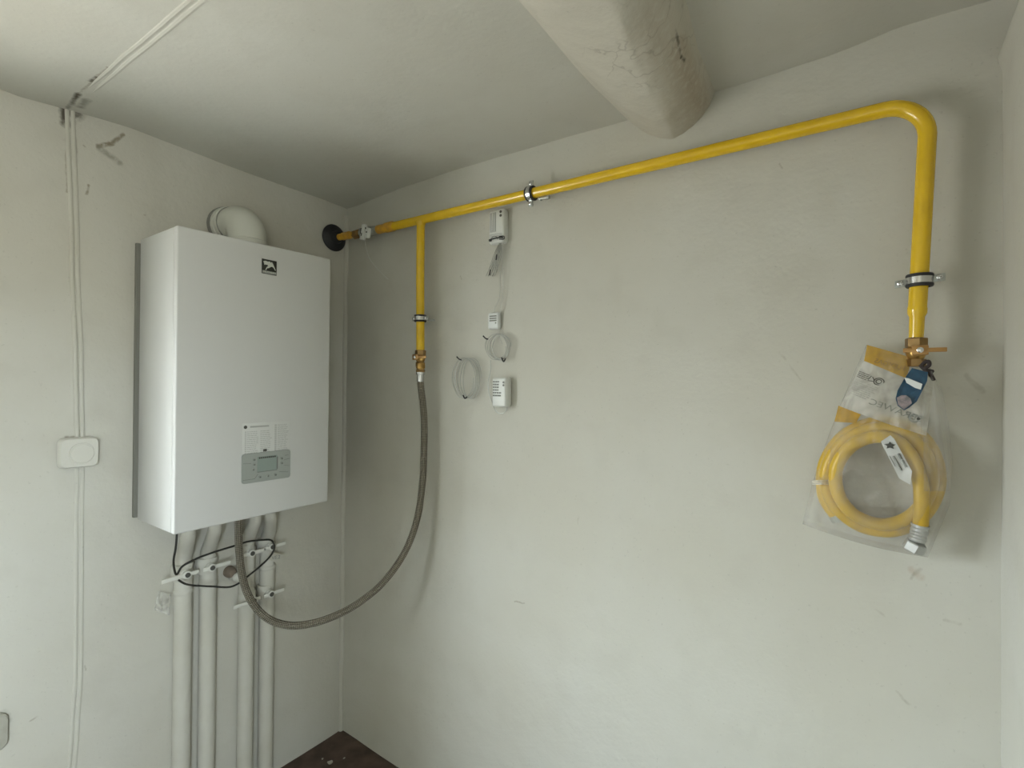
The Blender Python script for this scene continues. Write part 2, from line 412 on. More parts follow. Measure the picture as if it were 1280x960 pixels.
# ------------------------------------------------------------------ the setting
ZC = 1.945
bl = [(BW(px, py).x, BW(px, py).z) for px, py in [(447, 257), (500, 236), (560, 215), (640, 191), (700, 173), (780, 150), (860, 125), (909, 110), (960, 94), (1040, 67), (1080, 51), (1122, 33), (1160, 22), (1221, 5)]]
ll = sorted([(LW(px, py).y, LW(px, py).z) for px, py in [(0, 112), (26, 122), (60, 131), (110, 145), (164, 160), (228, 184), (300, 211), (369, 234), (425, 251)]])
def zb(x): return pl(bl, x)
def zl(y): return pl(ll, y)
def ceil_z(x, y):
    n = noise.noise(Vector((x * 1.6, y * 1.6, 3.1))) * 0.006 + noise.noise(Vector((x * 6, y * 6, 1))) * 0.0015
    wb = exp(-(abs(y) / 0.22)); wl = exp(-(abs(x) / 0.22))
    a = (zb(x) - ZC) * wb + (zl(y) - ZC) * wl * (1 - wb)
    return ZC + a + n
def bump3(x, y, s=1.0):
    return (noise.noise(Vector((x * 2.1, y * 2.1, 7.7))) * 0.005 + noise.noise(Vector((x * 7, y * 7, 2.2))) * 0.0012) * s

YF, XR = -2.62, 2.75
# left wall with the window opening
WY0, WY1, WZ0, WZ1 = -1.66, -1.06, 0.58, 1.58
ys = [YF - 0.02 + (WY0 - YF + 0.02) * i / 10 for i in range(10)] + [WY0 + (WY1 - WY0) * i / 12 for i in range(12)] + [WY1 + (0.05 - WY1) * i / 60 for i in range(61)]
zs = [-0.02 + (WZ0 + 0.02) * i / 26 for i in range(26)] + [WZ0 + (WZ1 - WZ0) * i / 24 for i in range(24)] + [WZ1 + (2.15 - WZ1) * i / 20 for i in range(21)]
mb = MB(); vs = []
for z in zs:
    for y in ys:
        inh = WY0 - 1e-6 <= y <= WY1 + 1e-6 and WZ0 - 1e-6 <= z <= WZ1 + 1e-6
        e = 0 if inh else -abs(bump3(y, z))
        vs.append((e, y, z))
fs = []; ny = len(ys)
for j in range(len(zs) - 1):
    for i in range(ny - 1):
        yc, zc = (ys[i] + ys[i + 1]) / 2, (zs[j] + zs[j + 1]) / 2
        if WY0 < yc < WY1 and WZ0 < zc < WZ1: continue
        fs.append((j * ny + i, j * ny + i + 1, (j + 1) * ny + i + 1, (j + 1) * ny + i))
mb.add(vs, fs)
TH = 0.13
mb.add([(0, WY0, WZ0), (0, WY1, WZ0), (0, WY1, WZ1), (0, WY0, WZ1), (-TH, WY0, WZ0), (-TH, WY1, WZ0), (-TH, WY1, WZ1), (-TH, WY0, WZ1)],
       [(0, 1, 5, 4), (1, 2, 6, 5), (2, 3, 7, 6), (3, 0, 4, 7)])
o = build('wall_left', mb, M_wl, kind='structure', smooth=50)

mb = MB().grid(lambda u, v: (lerp(-0.05, XR, u), abs(bump3(lerp(-0.05, XR, u), lerp(-0.02, 2.15, v) + 5)), lerp(-0.02, 2.15, v)), 120, 90)
build('wall_back', mb, M_wb, kind='structure', smooth=60)
# plaster ridge that fills the corner between the two walls
mb = MB().tube([(0.001, -0.001, z) for z in [i * 0.1 for i in range(0, 20)]], [0.009 + 0.003 * noise.noise(Vector((0, 0, i * 0.9))) for i in range(20)], 10)
build('trim_1', mb, M_wb, kind='structure')
mb = MB().grid(lambda u, v: (lerp(-0.05, XR, u ** 1.2), lerp(0.04, YF, v ** 1.4), ceil_z(lerp(-0.05, XR, u ** 1.2), lerp(0.04, YF, v ** 1.4))), 120, 100)
build('ceiling', mb, M_ce, kind='structure', smooth=60)
mb = MB().grid(lambda u, v: (lerp(-0.05, XR, u), lerp(0.05, YF, v), noise.noise(Vector((u * 12, v * 12, 0))) * 0.004), 40, 40)
build('floor', mb, M_floor, kind='structure', smooth=60)
# partition at the right: stops short of the ceiling, rounded lip on top
XP = 1.771
def part(u, v):
    y = lerp(0.02, -1.40, u)
    prof = [(XP, -0.02), (XP, 0.5), (XP, 1.0), (XP, 1.4), (XP, 1.7), (XP, 1.825), (XP - 0.004, 1.84), (XP - 0.006, 1.852), (XP + 0.002, 1.866), (XP + 0.02, 1.872), (XP + 0.09, 1.872), (XP + 0.115, 1.86), (XP + 0.12, 1.84), (XP + 0.12, -0.02)]
    i = min(int(round(v * 13)), 13); x, z = prof[i]
    if 0 < i < 8: x += noise.noise(Vector((z * 3, y * 3, 4))) * 0.003
    x += 0.004 * (1.85 - z)
    if 5 < i < 12: z += noise.noise(Vector((y * 9, 1, 4))) * 0.003
    return (x, y, z)
build('wall_right', MB().grid(part, 60, 13), M_wr, kind='structure', smooth=60)
build('trim_2', MB().box((XP + 0.065, -1.401, 0.925), (0.118, 0.006, 1.86), None, 0.002), M_wr, kind='structure')
# far wall past the partition, with its window, and the plain wall behind the camera
QY0, QY1, QZ0, QZ1 = -2.42, -1.38, 0.80, 1.72
def holed(name, pt, a0, a1, h0, h1, k0, k1, nrm):
    aa = [a0, h0, h1, a1]; zz = [-0.02, k0, k1, 2.15]; mb = MB(); n = Vector(nrm) * 0.13
    for i in range(3):
        for j in range(3):
            if i == 1 and j == 1: continue
            mb.add([pt(aa[i], zz[j]), pt(aa[i + 1], zz[j]), pt(aa[i + 1], zz[j + 1]), pt(aa[i], zz[j + 1])], [(0, 1, 2, 3)])
    q = [Vector(pt(*k)) for k in ((h0, k0), (h1, k0), (h1, k1), (h0, k1))]
    mb.add(q + [p + n for p in q], [(0, 1, 5, 4), (1, 2, 6, 5), (2, 3, 7, 6), (3, 0, 4, 7)])
    return build(name, mb, M_wr, kind='structure')
holed('wall_far', lambda y, z: (XR, y, z), YF - 0.02, 0.04, QY0, QY1, QZ0, QZ1, (1, 0, 0))
build('wall_front', MB().grid(lambda u, v: (lerp(-0.05, XR + 0.02, u), YF, lerp(-0.02, 2.15, v)), 4, 4), M_wr, kind='structure')
def window(name, o, a, wd, ht, n):
    """o corner, a horizontal unit, n outward normal"""
    o, a, n = Vector(o), Vector(a), Vector(n); z = Vector((0, 0, 1))
    fr = MB(); t = 0.045; rot = Matrix((a, n, z)).transposed()
    for c, s in ((o + a * wd / 2 + z * t / 2, (wd, t, t)), (o + a * wd / 2 + z * (ht - t / 2), (wd, t, t)),
                 (o + a * t / 2 + z * ht / 2, (t, t, ht - 2 * t)), (o + a * (wd - t / 2) + z * ht / 2, (t, t, ht - 2 * t)), (o + a * wd / 2 + z * ht / 2, (t, t, ht - 2 * t))):
        fr.box(c, s, rot, 0.004)
    f = build(name, fr, M_frame, kind='structure')
    for k in (0, 1):
        x0, x1 = (t, wd / 2 - t / 2) if k == 0 else (wd / 2 + t / 2, wd - t)
        p = MB().add([o + a * x0 + z * t, o + a * x1 + z * t, o + a * x1 + z * (ht - t), o + a * x0 + z * (ht - t)], [(0, 1, 2, 3)])
        build('pane', p, M_glass, f)
window('window_1', (-0.09, WY0, WZ0), (0, 1, 0), WY1 - WY0, WZ1 - WZ0, (-1, 0, 0))
window('window_2', (XR + 0.09, QY0, QZ0), (0, 1, 0), QY1 - QY0, QZ1 - QZ0, (1, 0, 0))

# plastered log beam, chipped ridge
prof = [(1.045, 0.03), (1.085, 0.004), (1.108, -0.016), (1.130, -0.040), (1.155, -0.060), (1.180, -0.074), (1.200, -0.081), (1.213, -0.083), (1.232, -0.079), (1.254, -0.069), (1.275, -0.052), (1.292, -0.030), (1.303, -0.002), (1.335, 0.03)]
def beam(u, v):
    y = lerp(0.03, YF, v); k = u * (len(prof) - 1); i = min(int(k), len(prof) - 2); t = k - i
    x = lerp(prof[i][0], prof[i + 1][0], t); z = lerp(prof[i][1], prof[i + 1][1], t)
    n = noise.noise(Vector((x * 14, y * 5, 2))) * 0.006 + noise.noise(Vector((x * 40, y * 26, 5))) * 0.0022
    wig = noise.noise(Vector((2, y * 3, 9))) * 0.012
    return (x + wig + n * 0.5 - y * pl([(0, 0.0), (0.2, 0.0), (0.54, 0.11), (1, 0.08)], u), y, ZC + z - n * (0.4 if z > -0.01 else 1))
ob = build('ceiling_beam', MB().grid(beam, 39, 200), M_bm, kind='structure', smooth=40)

# ------------------------------------------------------------------ boiler
BX0, BX1, BY0, BY1, BZ0, BZ1 = 0.012, 0.238, -0.653, -0.2325, 0.919, 1.659
bo = thing('gas_boiler', (0.0, (BY0 + BY1) / 2, BZ0), 'white wall-hung gas boiler with badge and control panel on the left wall', 'boiler')
def warp(mb):
    for v in mb.v:
        f = (v.y - BY0) / (BY1 - BY0); h = (v.z - BZ0) / (BZ1 - BZ0)
        v.z += lerp(-0.002, 0.003, f) * (0.3 + 0.7 * h) + (0.004 * (f - 0.3) if h < 0.5 else 0)
    return mb
bm_ = warp(MB().box(((BX0 + BX1 - 0.02) / 2, (BY0 + BY1) / 2, (BZ0 + BZ1) / 2), (BX1 - 0.02 - BX0, BY1 - BY0, BZ1 - BZ0), None, 0.0025))
build('casing', bm_, M_white, bo)
build('front_cover', warp(MB().box((BX1 - 0.0095, (BY0 + BY1) / 2, (BZ0 + BZ1) / 2), (0.019, BY1 - BY0 + 0.001, BZ1 - BZ0 + 0.001), None, 0.004, 3)), M_white, bo)
build('back_gap_shade', MB().box((0.006, (BY0 + BY1) / 2 - 0.005, (BZ0 + BZ1) / 2 - 0.004), (0.012, BY1 - BY0 + 0.006, BZ1 - BZ0 - 0.016)), M_dark, bo)  # dark strip standing in for the shaded gap behind the casing
X = BX1 + 0.0005
EY, EZ = Vector((0, 1, 0)), Vector((0, 0, 1))
bd = build('badge', MB().box((X + 0.0006, -0.4265, 1.600), (0.002, 0.042, 0.040), None, 0.0006), M_badge, bo, label='black badge with a white leaping cat')
# leaping cat: head, forelegs, arched back, tail
cat = [(-.44, .30), (-.30, .36), (-.12, .33), (.02, .37), (.10, .28), (.16, .36), (.24, .26), (.34, .05), (.46, -.22), (.41, -.22), (.28, -.02), (.17, .02), (.06, -.03), (-.04, -.12), (-.14, -.14), (-.24, -.30), (-.29, -.28), (-.20, -.08), (-.10, .02), (-.14, .10), (-.24, .08), (-.30, .10), (-.36, .05), (-.38, .18)]
build('leaping_cat', MB().prism([(X + 0.0016, -0.4265 + 0.040 * a, 1.6015 + 0.038 * b) for a, b in cat], (0.0004, 0, 0)), M_badget, bd, smooth=0)
build('badge_strip', MB().box((X + 0.0016, -0.4265, 1.5850), (0.0006, 0.0405, 0.0075)), M_ink, bd)
text('badge_lettering', 'PROTHERM', 0.0070, (X + 0.0021, -0.4265, 1.5850), EY, EZ, M_badget, bd, sx=1.0)
# sticker
stk = build('instruction_sticker', MB().box((X, -0.4275, 1.133), (0.0008, 0.134, 0.082), None, 0.0003), M_stick, bo)
random.seed(4)
pr = MB()
def dash(y, z, wd, h, mbx=None): (mbx or pr).box((X + 0.0006, y + wd / 2, z), (0.0003, wd, h))
for r in range(13):
    z = 1.151 - r * 0.0052
    dash(-0.488, z, 0.004, 0.0022); 
    for (y, wmax) in ((-0.482, 0.030), (-0.446, 0.030)):
        k = 0
        while k < wmax - 0.005:
            l = random.uniform(0.003, 0.009); dash(y + k, z, l, 0.0014); k += l + 0.0015
for r in range(19):
    z = 1.1655 - r * 0.0039
    dash(-0.4055, z, 0.0055, 0.0021); k = 0
    while k < 0.026:
        l = random.uniform(0.003, 0.010); dash(-0.397 + k, z, l, 0.0012); k += l + 0.0015
dash(-0.474, 1.164, 0.052, 0.0045)
build('small_print', pr, M_inkl, stk, smooth=0, kind='stuff')
mk = MB().lathe((X + 0.0004, -0.4865, 1.164), (1, 0, 0), [(0, 0.0046), (0.0005, 0.0046)], 14)
build('printed_mark', mk, M_inkd, stk)
build('printed_mark', MB().box((X + 0.0007, -0.4325, 1.098), (0.0005, 0.010, 0.0065)), M_inkd, stk)
# control panel
def rrect(yc, zc, wy, hz, r, x, th):
    pts = []
    for (sy, sz, a0) in ((1, 1, 0), (-1, 1, 90), (-1, -1, 180), (1, -1, 270)):
        for k in range(5):
            a = radians(a0 + 22.5 * k); pts.append((x, yc + sy * (wy / 2 - r) + r * cos(a), zc + sz * (hz / 2 - r) + r * sin(a)))
    return MB().prism(pts, (th, 0, 0))
cp = build('control_panel', rrect(-0.4275, 1.0535, 0.136, 0.079, 0.007, X - 0.0005, 0.004), M_panel, bo, label='silver control panel')
XC = X + 0.0035
build('display', rrect(-0.427, 1.061, 0.056, 0.042, 0.002, XC - 0.001, 0.0016), M_lcd, cp, label='greenish display')
fr = MB(); fr.box((XC + 0.0006, -0.399, 1.060), (0.0012, 0.003, 0.034)).box((XC + 0.0006, -0.427, 1.0408), (0.0012, 0.056, 0.0018))
build('display_edge', fr, M_btn, cp)
dg = MB()
for i in range(9): dg.box((XC + 0.0008, -0.449 + i * 0.0054, 1.0785), (0.0005, 0.0042, 0.0040))
build('display_icons', dg, M_inkd, cp, smooth=0)
for y, z in ((-0.4635, 1.075), (-0.4635, 1.062), (-0.4660, 1.049), (-0.3850, 1.070), (-0.3850, 1.057), (-0.447, 1.0265), (-0.425, 1.0265), (-0.403, 1.0265)):
    b = build('button', MB().lathe((XC, y, z), (1, 0, 0), [(0, 0.0042), (0.0014, 0.0042), (0.0018, 0.0034)], 12), M_panel, cp)
    build('button_symbol', MB().lathe((XC + 0.0017, y, z), (1, 0, 0), [(0, 0.0024), (0.0005, 0.0024)], 6), M_btn, b)
ln = MB()
for a, b_ in (((-0.493, 1.068), (-0.472, 1.066)), ((-0.493, 1.024), (-0.462, 1.024)), ((-0.462, 1.024), (-0.453, 1.036)), ((-0.378, 1.066), (-0.362, 1.068)), ((-0.378, 1.050), (-0.362, 1.047)), ((-0.393, 1.034), (-0.366, 1.030)), ((-0.376, 1.078), (-0.366, 1.078))):
    build('panel_line', MB().tube([(XC + 0.0002, *a), (XC + 0.0002, *b_)], 0.0005, 5), M_btn, cp)
# stubs and screws under the boiler
for y in (-0.570, -0.504, -0.386, -0.345):
    build('pipe_connector', MB().lathe((0.105, y, BZ0 + 0.001), (0, 0, -1), [(0, 0.012), (0.006, 0.012), (0.006, 0.009), (0.02, 0.009)], 6), M_bronze, bo)
build('cable_gland', MB().lathe((0.115, -0.598, BZ0 + 0.001), (0, 0, -1), [(0, 0.007), (0.010, 0.007), (0.013, 0.004)], 12), M_rub, bo)

# flue elbow from the boiler's top into the wall
fl = thing('flue_elbow', (0.115, -0.425, 1.660), 'white flue elbow on top of the boiler turning into the left wall', 'flue')
R = 0.050; yc = -0.425; zt = 1.745
pts = [(0.118, yc, 1.6585), (0.118, yc, 1.690)] + arc((0.058, yc, 1.690 + 0.0), (1, 0, 0), (0, 0, 1), 0.060, 0, pi / 2, 12) + [(0.045, yc, 1.750), (0.004, yc, 1.750)]
build('elbow', MB().tube(pts, R, 32), M_whit2, fl)
build('collar', MB().lathe((0.026, yc, 1.750), (-1, 0, 0), [(-0.016, 0.0505), (-0.014, 0.0535), (0.0, 0.0535), (0.002, 0.056), (0.016, 0.056)], 32), M_whit2, fl)
build('seal', MB().lathe((0.0425, yc, 1.750), (-1, 0, 0), [(0, 0.0512), (0.0022, 0.0528), (0.004, 0.0512)], 32), M_seal, fl)
build('wall_ring', MB().lathe((0.012, yc, 1.750), (-1, 0, 0), [(0, 0.0565), (0.001, 0.058), (0.006, 0.059), (0.014, 0.059)], 32), M_seal, fl)
build('base_collar', MB().lathe((0.118, yc, 1.6585), (0, 0, 1), [(0, 0.058), (0.004, 0.058), (0.006, 0.053), (0.03, 0.053), (0.032, 0.0505)], 32), M_whit2, fl)

# ------------------------------------------------------------------ gas line
GY, GR = -0.050, 0.0135
ZH = lambda x: lerp(1.797, 1.7865, (x - 0.3) / 1.3)
gl = thing('gas_pipe', (0.44, GY, 1.79), 'glossy yellow gas pipe along the back wall bending down at the right', 'pipe')
a = BW(1140, 420, 0.05); xe = 1.668
rb = 0.062
cxx, czz = xe - rb, ZH(1.6) - rb
main = [(x, GY, ZH(x)) for x in (0.30, 0.6, 0.9, 1.2, 1.45, 1.55)] + [(cxx + rb * sin(t), GY, czz + rb * cos(t)) for t in [pi / 2 * i / 12 for i in range(13)]]
main += [(lerp(xe, 1.657, t), lerp(GY, GY - 0.004, t), lerp(czz, 1.425, t)) for t in (0.3, 0.6, 1.0)]
build('main_pipe', MB().tube(main, GR, 20), M_yel, gl)
xb, zbm = 1.657, 1.425
build('reducer', MB().lathe((xb, GY - 0.004, zbm + 0.004), (-0.02, 0, -1), [(0, GR), (0.004, GR + 0.0006), (0.012, GR + 0.0004), (0.018, GR - 0.0025), (0.054, GR - 0.0030)], 20), M_yel, gl)
x1 = 0.437
build('branch_pipe', MB().tube([(x1, GY, ZH(x1)), (x1 + 0.001, GY, 1.6), (x1 + 0.005, GY, 1.387)], 0.0130, 18), M_yel, gl)
build('weld', MB().lathe((x1, GY, ZH(x1) - 0.018), (0, 0, 1), [(0, 0.0132), (0.004, 0.0150), (0.010, 0.0162)], 20), M_yel, gl)
build('coupling', MB().lathe((0.235, GY, 1.7985), (1, 0, -0.008), [(0, 0.0125), (0.002, 0.0145), (0.040, 0.0145), (0.042, 0.0165), (0.075, 0.0165), (0.082, GR)], 20), M_yel2, gl, label='worn orange-yellow coupling')
for k in (0.18,):
    pass

ro = thing('pipe_rosette', (0.0, -0.052, 1.806), 'black rubber rosette where the gas line leaves the left wall', 'rosette')
build('cone', MB().lathe((0.001, -0.056, 1.806), (1, 0, 0), [(0, 0.047), (0.003, 0.048), (0.006, 0.046), (0.011, 0.034), (0.016, 0.024), (0.028, 0.019), (0.030, 0.015)], 32), M_rub, ro)

vf = thing('gas_shutoff_valve', (0.15, GY, 1.80), 'dark nut and grey tagged shut-off fitting near the wall corner', 'valve')
build('inlet_pipe', MB().lathe((0.031, GY - 0.004, 1.8045), (1, 0, -0.03), [(0, 0.0115), (0.020, 0.0115), (0.022, 0.0135), (0.060, 0.0135), (0.062, 0.011), (0.085, 0.011)], 18), M_yel2, vf, label='short orange-yellow inlet pipe')
build('union_nut', MB().lathe((0.113, GY, 1.8015), (1, 0, -0.02), [(0, 0.016), (0.022, 0.016), (0.024, 0.012), (0.045, 0.012)], 6), M_bronze, vf, smooth=0)
bdy = MB(); ang = Matrix.Rotation(radians(14), 3, 'Y')
bdy.lathe((0.148, GY, 1.800), (1, 0, -0.02), [(0, 0.012), (0.006, 0.018), (0.03, 0.020), (0.055, 0.016), (0.088, 0.0125)], 16)
build('body', bdy, M_zinc, vf)
tb = MB().box((0.186, GY - 0.020, 1.793), (0.020, 0.012, 0.052), ang, 0.003)
tb.box((0.206, GY - 0.018, 1.788), (0.018, 0.014, 0.034), ang, 0.004)
build('tag', tb, M_plas, vf, label='white plastic tag with dark marks')
mk = MB()
for (dx, dz, s) in ((0.179, 1.797, 0.020), (0.183, 1.785, 0.010)): mk.box((dx, GY - 0.0265, dz), (0.0035, 0.0012, s), ang)
mk.lathe((0.203, GY - 0.0245, 1.803), (0, -1, 0), [(0, 0.0028), (0.0015, 0.0028)], 8).lathe((0.208, GY - 0.0250, 1.789), (0, -1, 0), [(0, 0.0028), (0.0015, 0.0028)], 8)
build('tag_mark', mk, M_inkd, vf)
lw = smooth([(0.190, GY - 0.02, 1.772), (0.191, -0.062, 1.74), (0.192, -0.050, 1.71), (0.200, -0.03, 1.683), (0.222, -0.012, 1.655), (0.237, -0.006, 1.640)], 6)
build('lead_wire', MB().tube(lw, 0.0009, 6), M_wire, vf)

# pipe clamps
def clamp(o, ax, ear, out, r, label, stud=True, flat=False):
    """o centre on the pipe, ax pipe axis, ear direction of the lugs, out direction away from the wall"""
    o, ax, ear, out = Vector(o), Vector(ax).normalized(), Vector(ear).normalized(), Vector(out).normalized()
    t = thing('pipe_clamp', o - out * 0.05, label, 'clamp')
    hw = 0.0110
    rot = Matrix((ax, ear, out)).transposed()
    build('rubber_lining', MB().lathe(o - ax * hw, ax, [(0, r + 0.001), (0, r + 0.0052), (0.002, r + 0.0062), (0.0045, r + 0.0062), (0.006, r + 0.0048), (0.016, r + 0.0048), (0.0175, r + 0.0062), (0.020, r + 0.0062), (0.022, r + 0.0052), (0.022, r + 0.001)], 28, cap=False), M_rub, t)
    build('steel_band', MB().lathe(o - ax * 0.0055, ax, [(0, r + 0.0045), (0, r + 0.0058), (0.011, r + 0.0058), (0.011, r + 0.0045)], 28, cap=False), M_chrome, t)
    for s in (1, -1):
        e = build('lug', MB().box(o + ear * s * (r + 0.012), (0.013, 0.018, 0.0045), rot, 0.001), M_zinc, t)
        sc_ = MB().lathe(o + ear * s * (r + 0.013) + out * 0.0022, out, [(0, 0.0048), (0.003, 0.0048), (0.0042, 0.003)], 12)
        sc_.lathe(o + ear * s * (r + 0.013) - out * 0.0022, -out, [(0, 0.0028), (0.008, 0.0028)], 8)
        build('screw', sc_, M_chrome, e)
        build('screw_slot', MB().box(o + ear * s * (r + 0.013) + out * 0.0062, (0.001, 0.005, 0.001), rot), M_inkd, e)
    if stud:
        build('stud', MB().lathe(o - out * (r + 0.004), -out, [(0, 0.007), (0.006, 0.007), (0.006, 0.004), (0.050 - r - 0.003, 0.004)], 12), M_zinc, t)
    return t
pc = BW(664, 240, 0.055)
c1_ = clamp((pc.x - 0.004, GY, ZH(pc.x)), (1, 0, 0), (0, 0, 1), (0, -1, 0), GR, 'rubber-lined steel clamp on the horizontal yellow pipe')
sw = MB().tube([(pc.x + 0.018, -0.045, ZH(pc.x) - 0.017), (pc.x + 0.050, -0.048, ZH(pc.x) - 0.020)], 0.0028, 8)
sw.lathe((pc.x + 0.046, -0.048, ZH(pc.x) - 0.020), (1, 0, 0), [(0, 0.005), (0.006, 0.005)], 6)
build('loose_bolt', sw, M_zinc, c1_)
pb = BW(527, 398, 0.05)
c2_ = clamp((x1 + 0.003, GY, pb.z), (0, 0, 1), (1, 0, 0.0), (0, -1, 0), 0.0130, 'small rubber-lined clamp on the short left yellow branch')
sw = MB().tube([(x1 + 0.026, -0.043, pb.z - 0.003), (x1 + 0.046, -0.030, pb.z - 0.006)], 0.003, 8)
build('loose_bolt', sw, M_zinc, c2_)
pr_ = BW(1152, 351, 0.05)
clamp((1.6595, GY - 0.003, pr_.z), (0, 0, 1), (1, -0.02, 0.10), (0, -1, 0), GR, 'wide clamp with two screwed lugs on the right vertical yellow pipe')

# brass valves
def brass_valve(o, label, s, lev_l, lev_r, pinl):
    o = Vector(o); t = thing('brass_gas_valve', o, label, 'valve')
    d = (0, 0, -1)
    build('upper_nut', MB().lathe(o, d, [(0, 0.0175 * s), (0.001, 0.0185 * s), (0.017 * s, 0.0185 * s), (0.018 * s, 0.0165 * s)], 6, phase=0.3), M_bronze if s < 1 else M_brass, t, smooth=0)
    build('body', MB().lathe(o - Vector((0, 0, 0.017 * s)), d, [(0, 0.0135 * s), (0.005 * s, 0.0165 * s), (0.012 * s, 0.017 * s), (0.020 * s, 0.0140 * s), (0.024 * s, 0.012 * s)], 20), M_brass, t)
    build('stem', MB().lathe(o + Vector((0.004, -0.010, -0.025 * s)), (0, -1, 0), [(0, 0.009 * s), (0.012 * s, 0.009 * s), (0.013 * s, 0.006 * s), (0.018 * s, 0.006 * s)], 14), M_brass, t)
    lz = o.z - 0.025 * s; ly = o.y - 0.010 - 0.017 * s
    lv = MB().box((o.x + 0.004 + (lev_r - lev_l) / 2, ly, lz), (lev_l + lev_r, 0.0030, 0.0085 * s), None, 0.001)
    lv.box((o.x + 0.004, ly, lz), (0.026 * s, 0.0036, 0.019 * s), None, 0.0017)
    lo = build('lever', lv, M_copper, t)
    build('lever_screw', MB().lathe((o.x + 0.004, ly - 0.0015, lz), (0, -1, 0), [(0, 0.0055 * s), (0.003, 0.0055 * s), (0.004, 0.0035 * s)], 12), M_chrome, lo)
    build('lower_nut', MB().lathe(o - Vector((0, 0, 0.041 * s)), d, [(0, 0.0120 * s), (0, 0.0160 * s), (0.014 * s, 0.0160 * s), (0.015 * s, 0.0140 * s)], 6), M_bronze if s < 1 else M_brass, t, smooth=0)
    return t
brass_valve((0.4425, GY, 1.389), 'brass gas valve between the left yellow branch and steel hose', 0.92, 0.012, 0.046, 0)
brass_valve((1.656, GY - 0.004, 1.374), 'brass gas valve with copper lever under the right yellow pipe', 0.88, 0.023, 0.035, 0)

# braided steel hose, valve to boiler
A = Vector((0.105, -0.438, 0.90)); B = Vector((0.448, GY, 1.30))
hs = thing('steel_gas_hose', B, 'braided steel hose hanging from the brass valve to the boiler underside', 'hose')
hp = [Vector((0.4435, GY, 1.318)), Vector((0.4445, GY, 1.285))] + [VP(x, y, A, B) for x, y in ((530, 520), (530, 560), (528, 604), (521, 650), (505, 692), (479, 728), (452, 751), (425, 767), (395, 778), (365, 782), (340, 776), (322, 762), (309, 741), (302, 716), (299, 690), (298, 668), (298, 654))] + [Vector((0.105, -0.438, 0.915))]
build('braid', MB().tube(smooth(hp, 10), 0.0105, 16), M_braid, hs)
build('brass_adapter', MB().lathe((0.4435, GY, 1.350), (0, 0, -1), [(0, 0.0125), (0.003, 0.0145), (0.018, 0.0145), (0.019, 0.012), (0.022, 0.012)], 12), M_brass, hs)
build('hex_nut', MB().lathe((0.4438, GY, 1.3285), (0, 0, -1), [(0, 0.0145), (0.008, 0.0145)], 6), M_bronze, hs, smooth=0)
build('ferrule', MB().lathe((0.444, GY, 1.3205), (0, 0, -1), [(0, 0.014), (0.008, 0.014), (0.009, 0.0112), (0.030, 0.0115)], 18), M_chrome, hs)
build('hose_nut', MB().lathe((0.105, -0.438, 0.9185), (0, 0, -1), [(0, 0.0135), (0.016, 0.0135)], 6), M_zinc, hs, smooth=0)

# ------------------------------------------------------------------ heating pipes and their valves under the boiler
PR_ = 0.0225; OX = 0.016
specs = [(-0.543, -0.568, 'leftmost of the four painted pipes under the boiler'), (-0.477, -0.500, 'second painted pipe from the left under the boiler'),
         (-0.364, -0.386, 'third painted pipe from the left, behind the steel hose'), (-0.298, -0.342, 'rightmost of the four painted pipes under the boiler')]
for (y, yt, lab) in specs:
    t = thing('heating_pipe', (OX, y, 0.0), lab, 'pipe', 'painted heating pipes under the boiler')
    pts = smooth([(0.105, yt, 0.905), (0.105, yt, 0.89), (0.095, lerp(yt, y, .2), 0.868), (0.062, lerp(yt, y, .6), 0.838), (0.034, lerp(yt, y, .95), 0.812), (OX, y, 0.785), (OX, y, 0.74)], 6)
    build('bend', MB().tube(pts, [lerp(0.0155, 0.0215, i / (len(pts) - 1)) for i in range(len(pts))], 18), M_ppr, t)
    build('upper_pipe', MB().tube([(OX, y, 0.76), (OX, y, 0.70)], PR_, 18), M_ppr, t)
    build('riser', MB().tube([(OX, y, 0.70), (OX, y, 0.3), (OX, y, 0.0)], PR_, 18), M_ppr, t)
    for z in (0.772, 0.70):
        build('socket_ring', MB().lathe((OX, y, z), (0, 0, -1), [(0, PR_), (0.003, PR_ + 0.002), (0.010, PR_ + 0.002), (0.013, PR_)], 18), M_ppr, t)
def pvalve(y, z, l0, l1, tilt, lab):
    t = thing('plastic_ball_valve', (OX, y, z), lab, 'valve', 'white plastic valves under the boiler')
    bdv = MB().lathe((OX, y, z + 0.022), (0, 0, -1), [(0, 0.0225), (0.006, 0.0245), (0.012, 0.0255), (0.032, 0.0255), (0.038, 0.0245), (0.044, 0.0225)], 18)
    build('body', bdv, M_ppr, t)
    build('stem', MB().lathe((OX + 0.018, y, z), (1, 0, 0), [(0, 0.012), (0.012, 0.012), (0.014, 0.009), (0.018, 0.009)], 14), M_pprw, t)
    rot = Matrix.Rotation(radians(tilt), 3, 'X')
    lv = MB().box((OX + 0.038, y + (l1 - l0) / 2, z + (l1 - l0) / 2 * sin(radians(tilt))), (0.005, l0 + l1, 0.011), rot, 0.002)
    lv.lathe((OX + 0.034, y, z), (1, 0, 0), [(0, 0.011), (0.008, 0.011), (0.009, 0.0095)], 16)
    lo = build('lever', lv, M_pprw, t)
    build('screw', MB().lathe((OX + 0.0425, y, z), (1, 0, 0), [(0, 0.0068), (0.0022, 0.0068), (0.003, 0.005)], 12), M_inkd, lo)
    return t
XV = OX + 0.044
def vy(px, py): p = LW(px, py, XV); return p.y, p.z
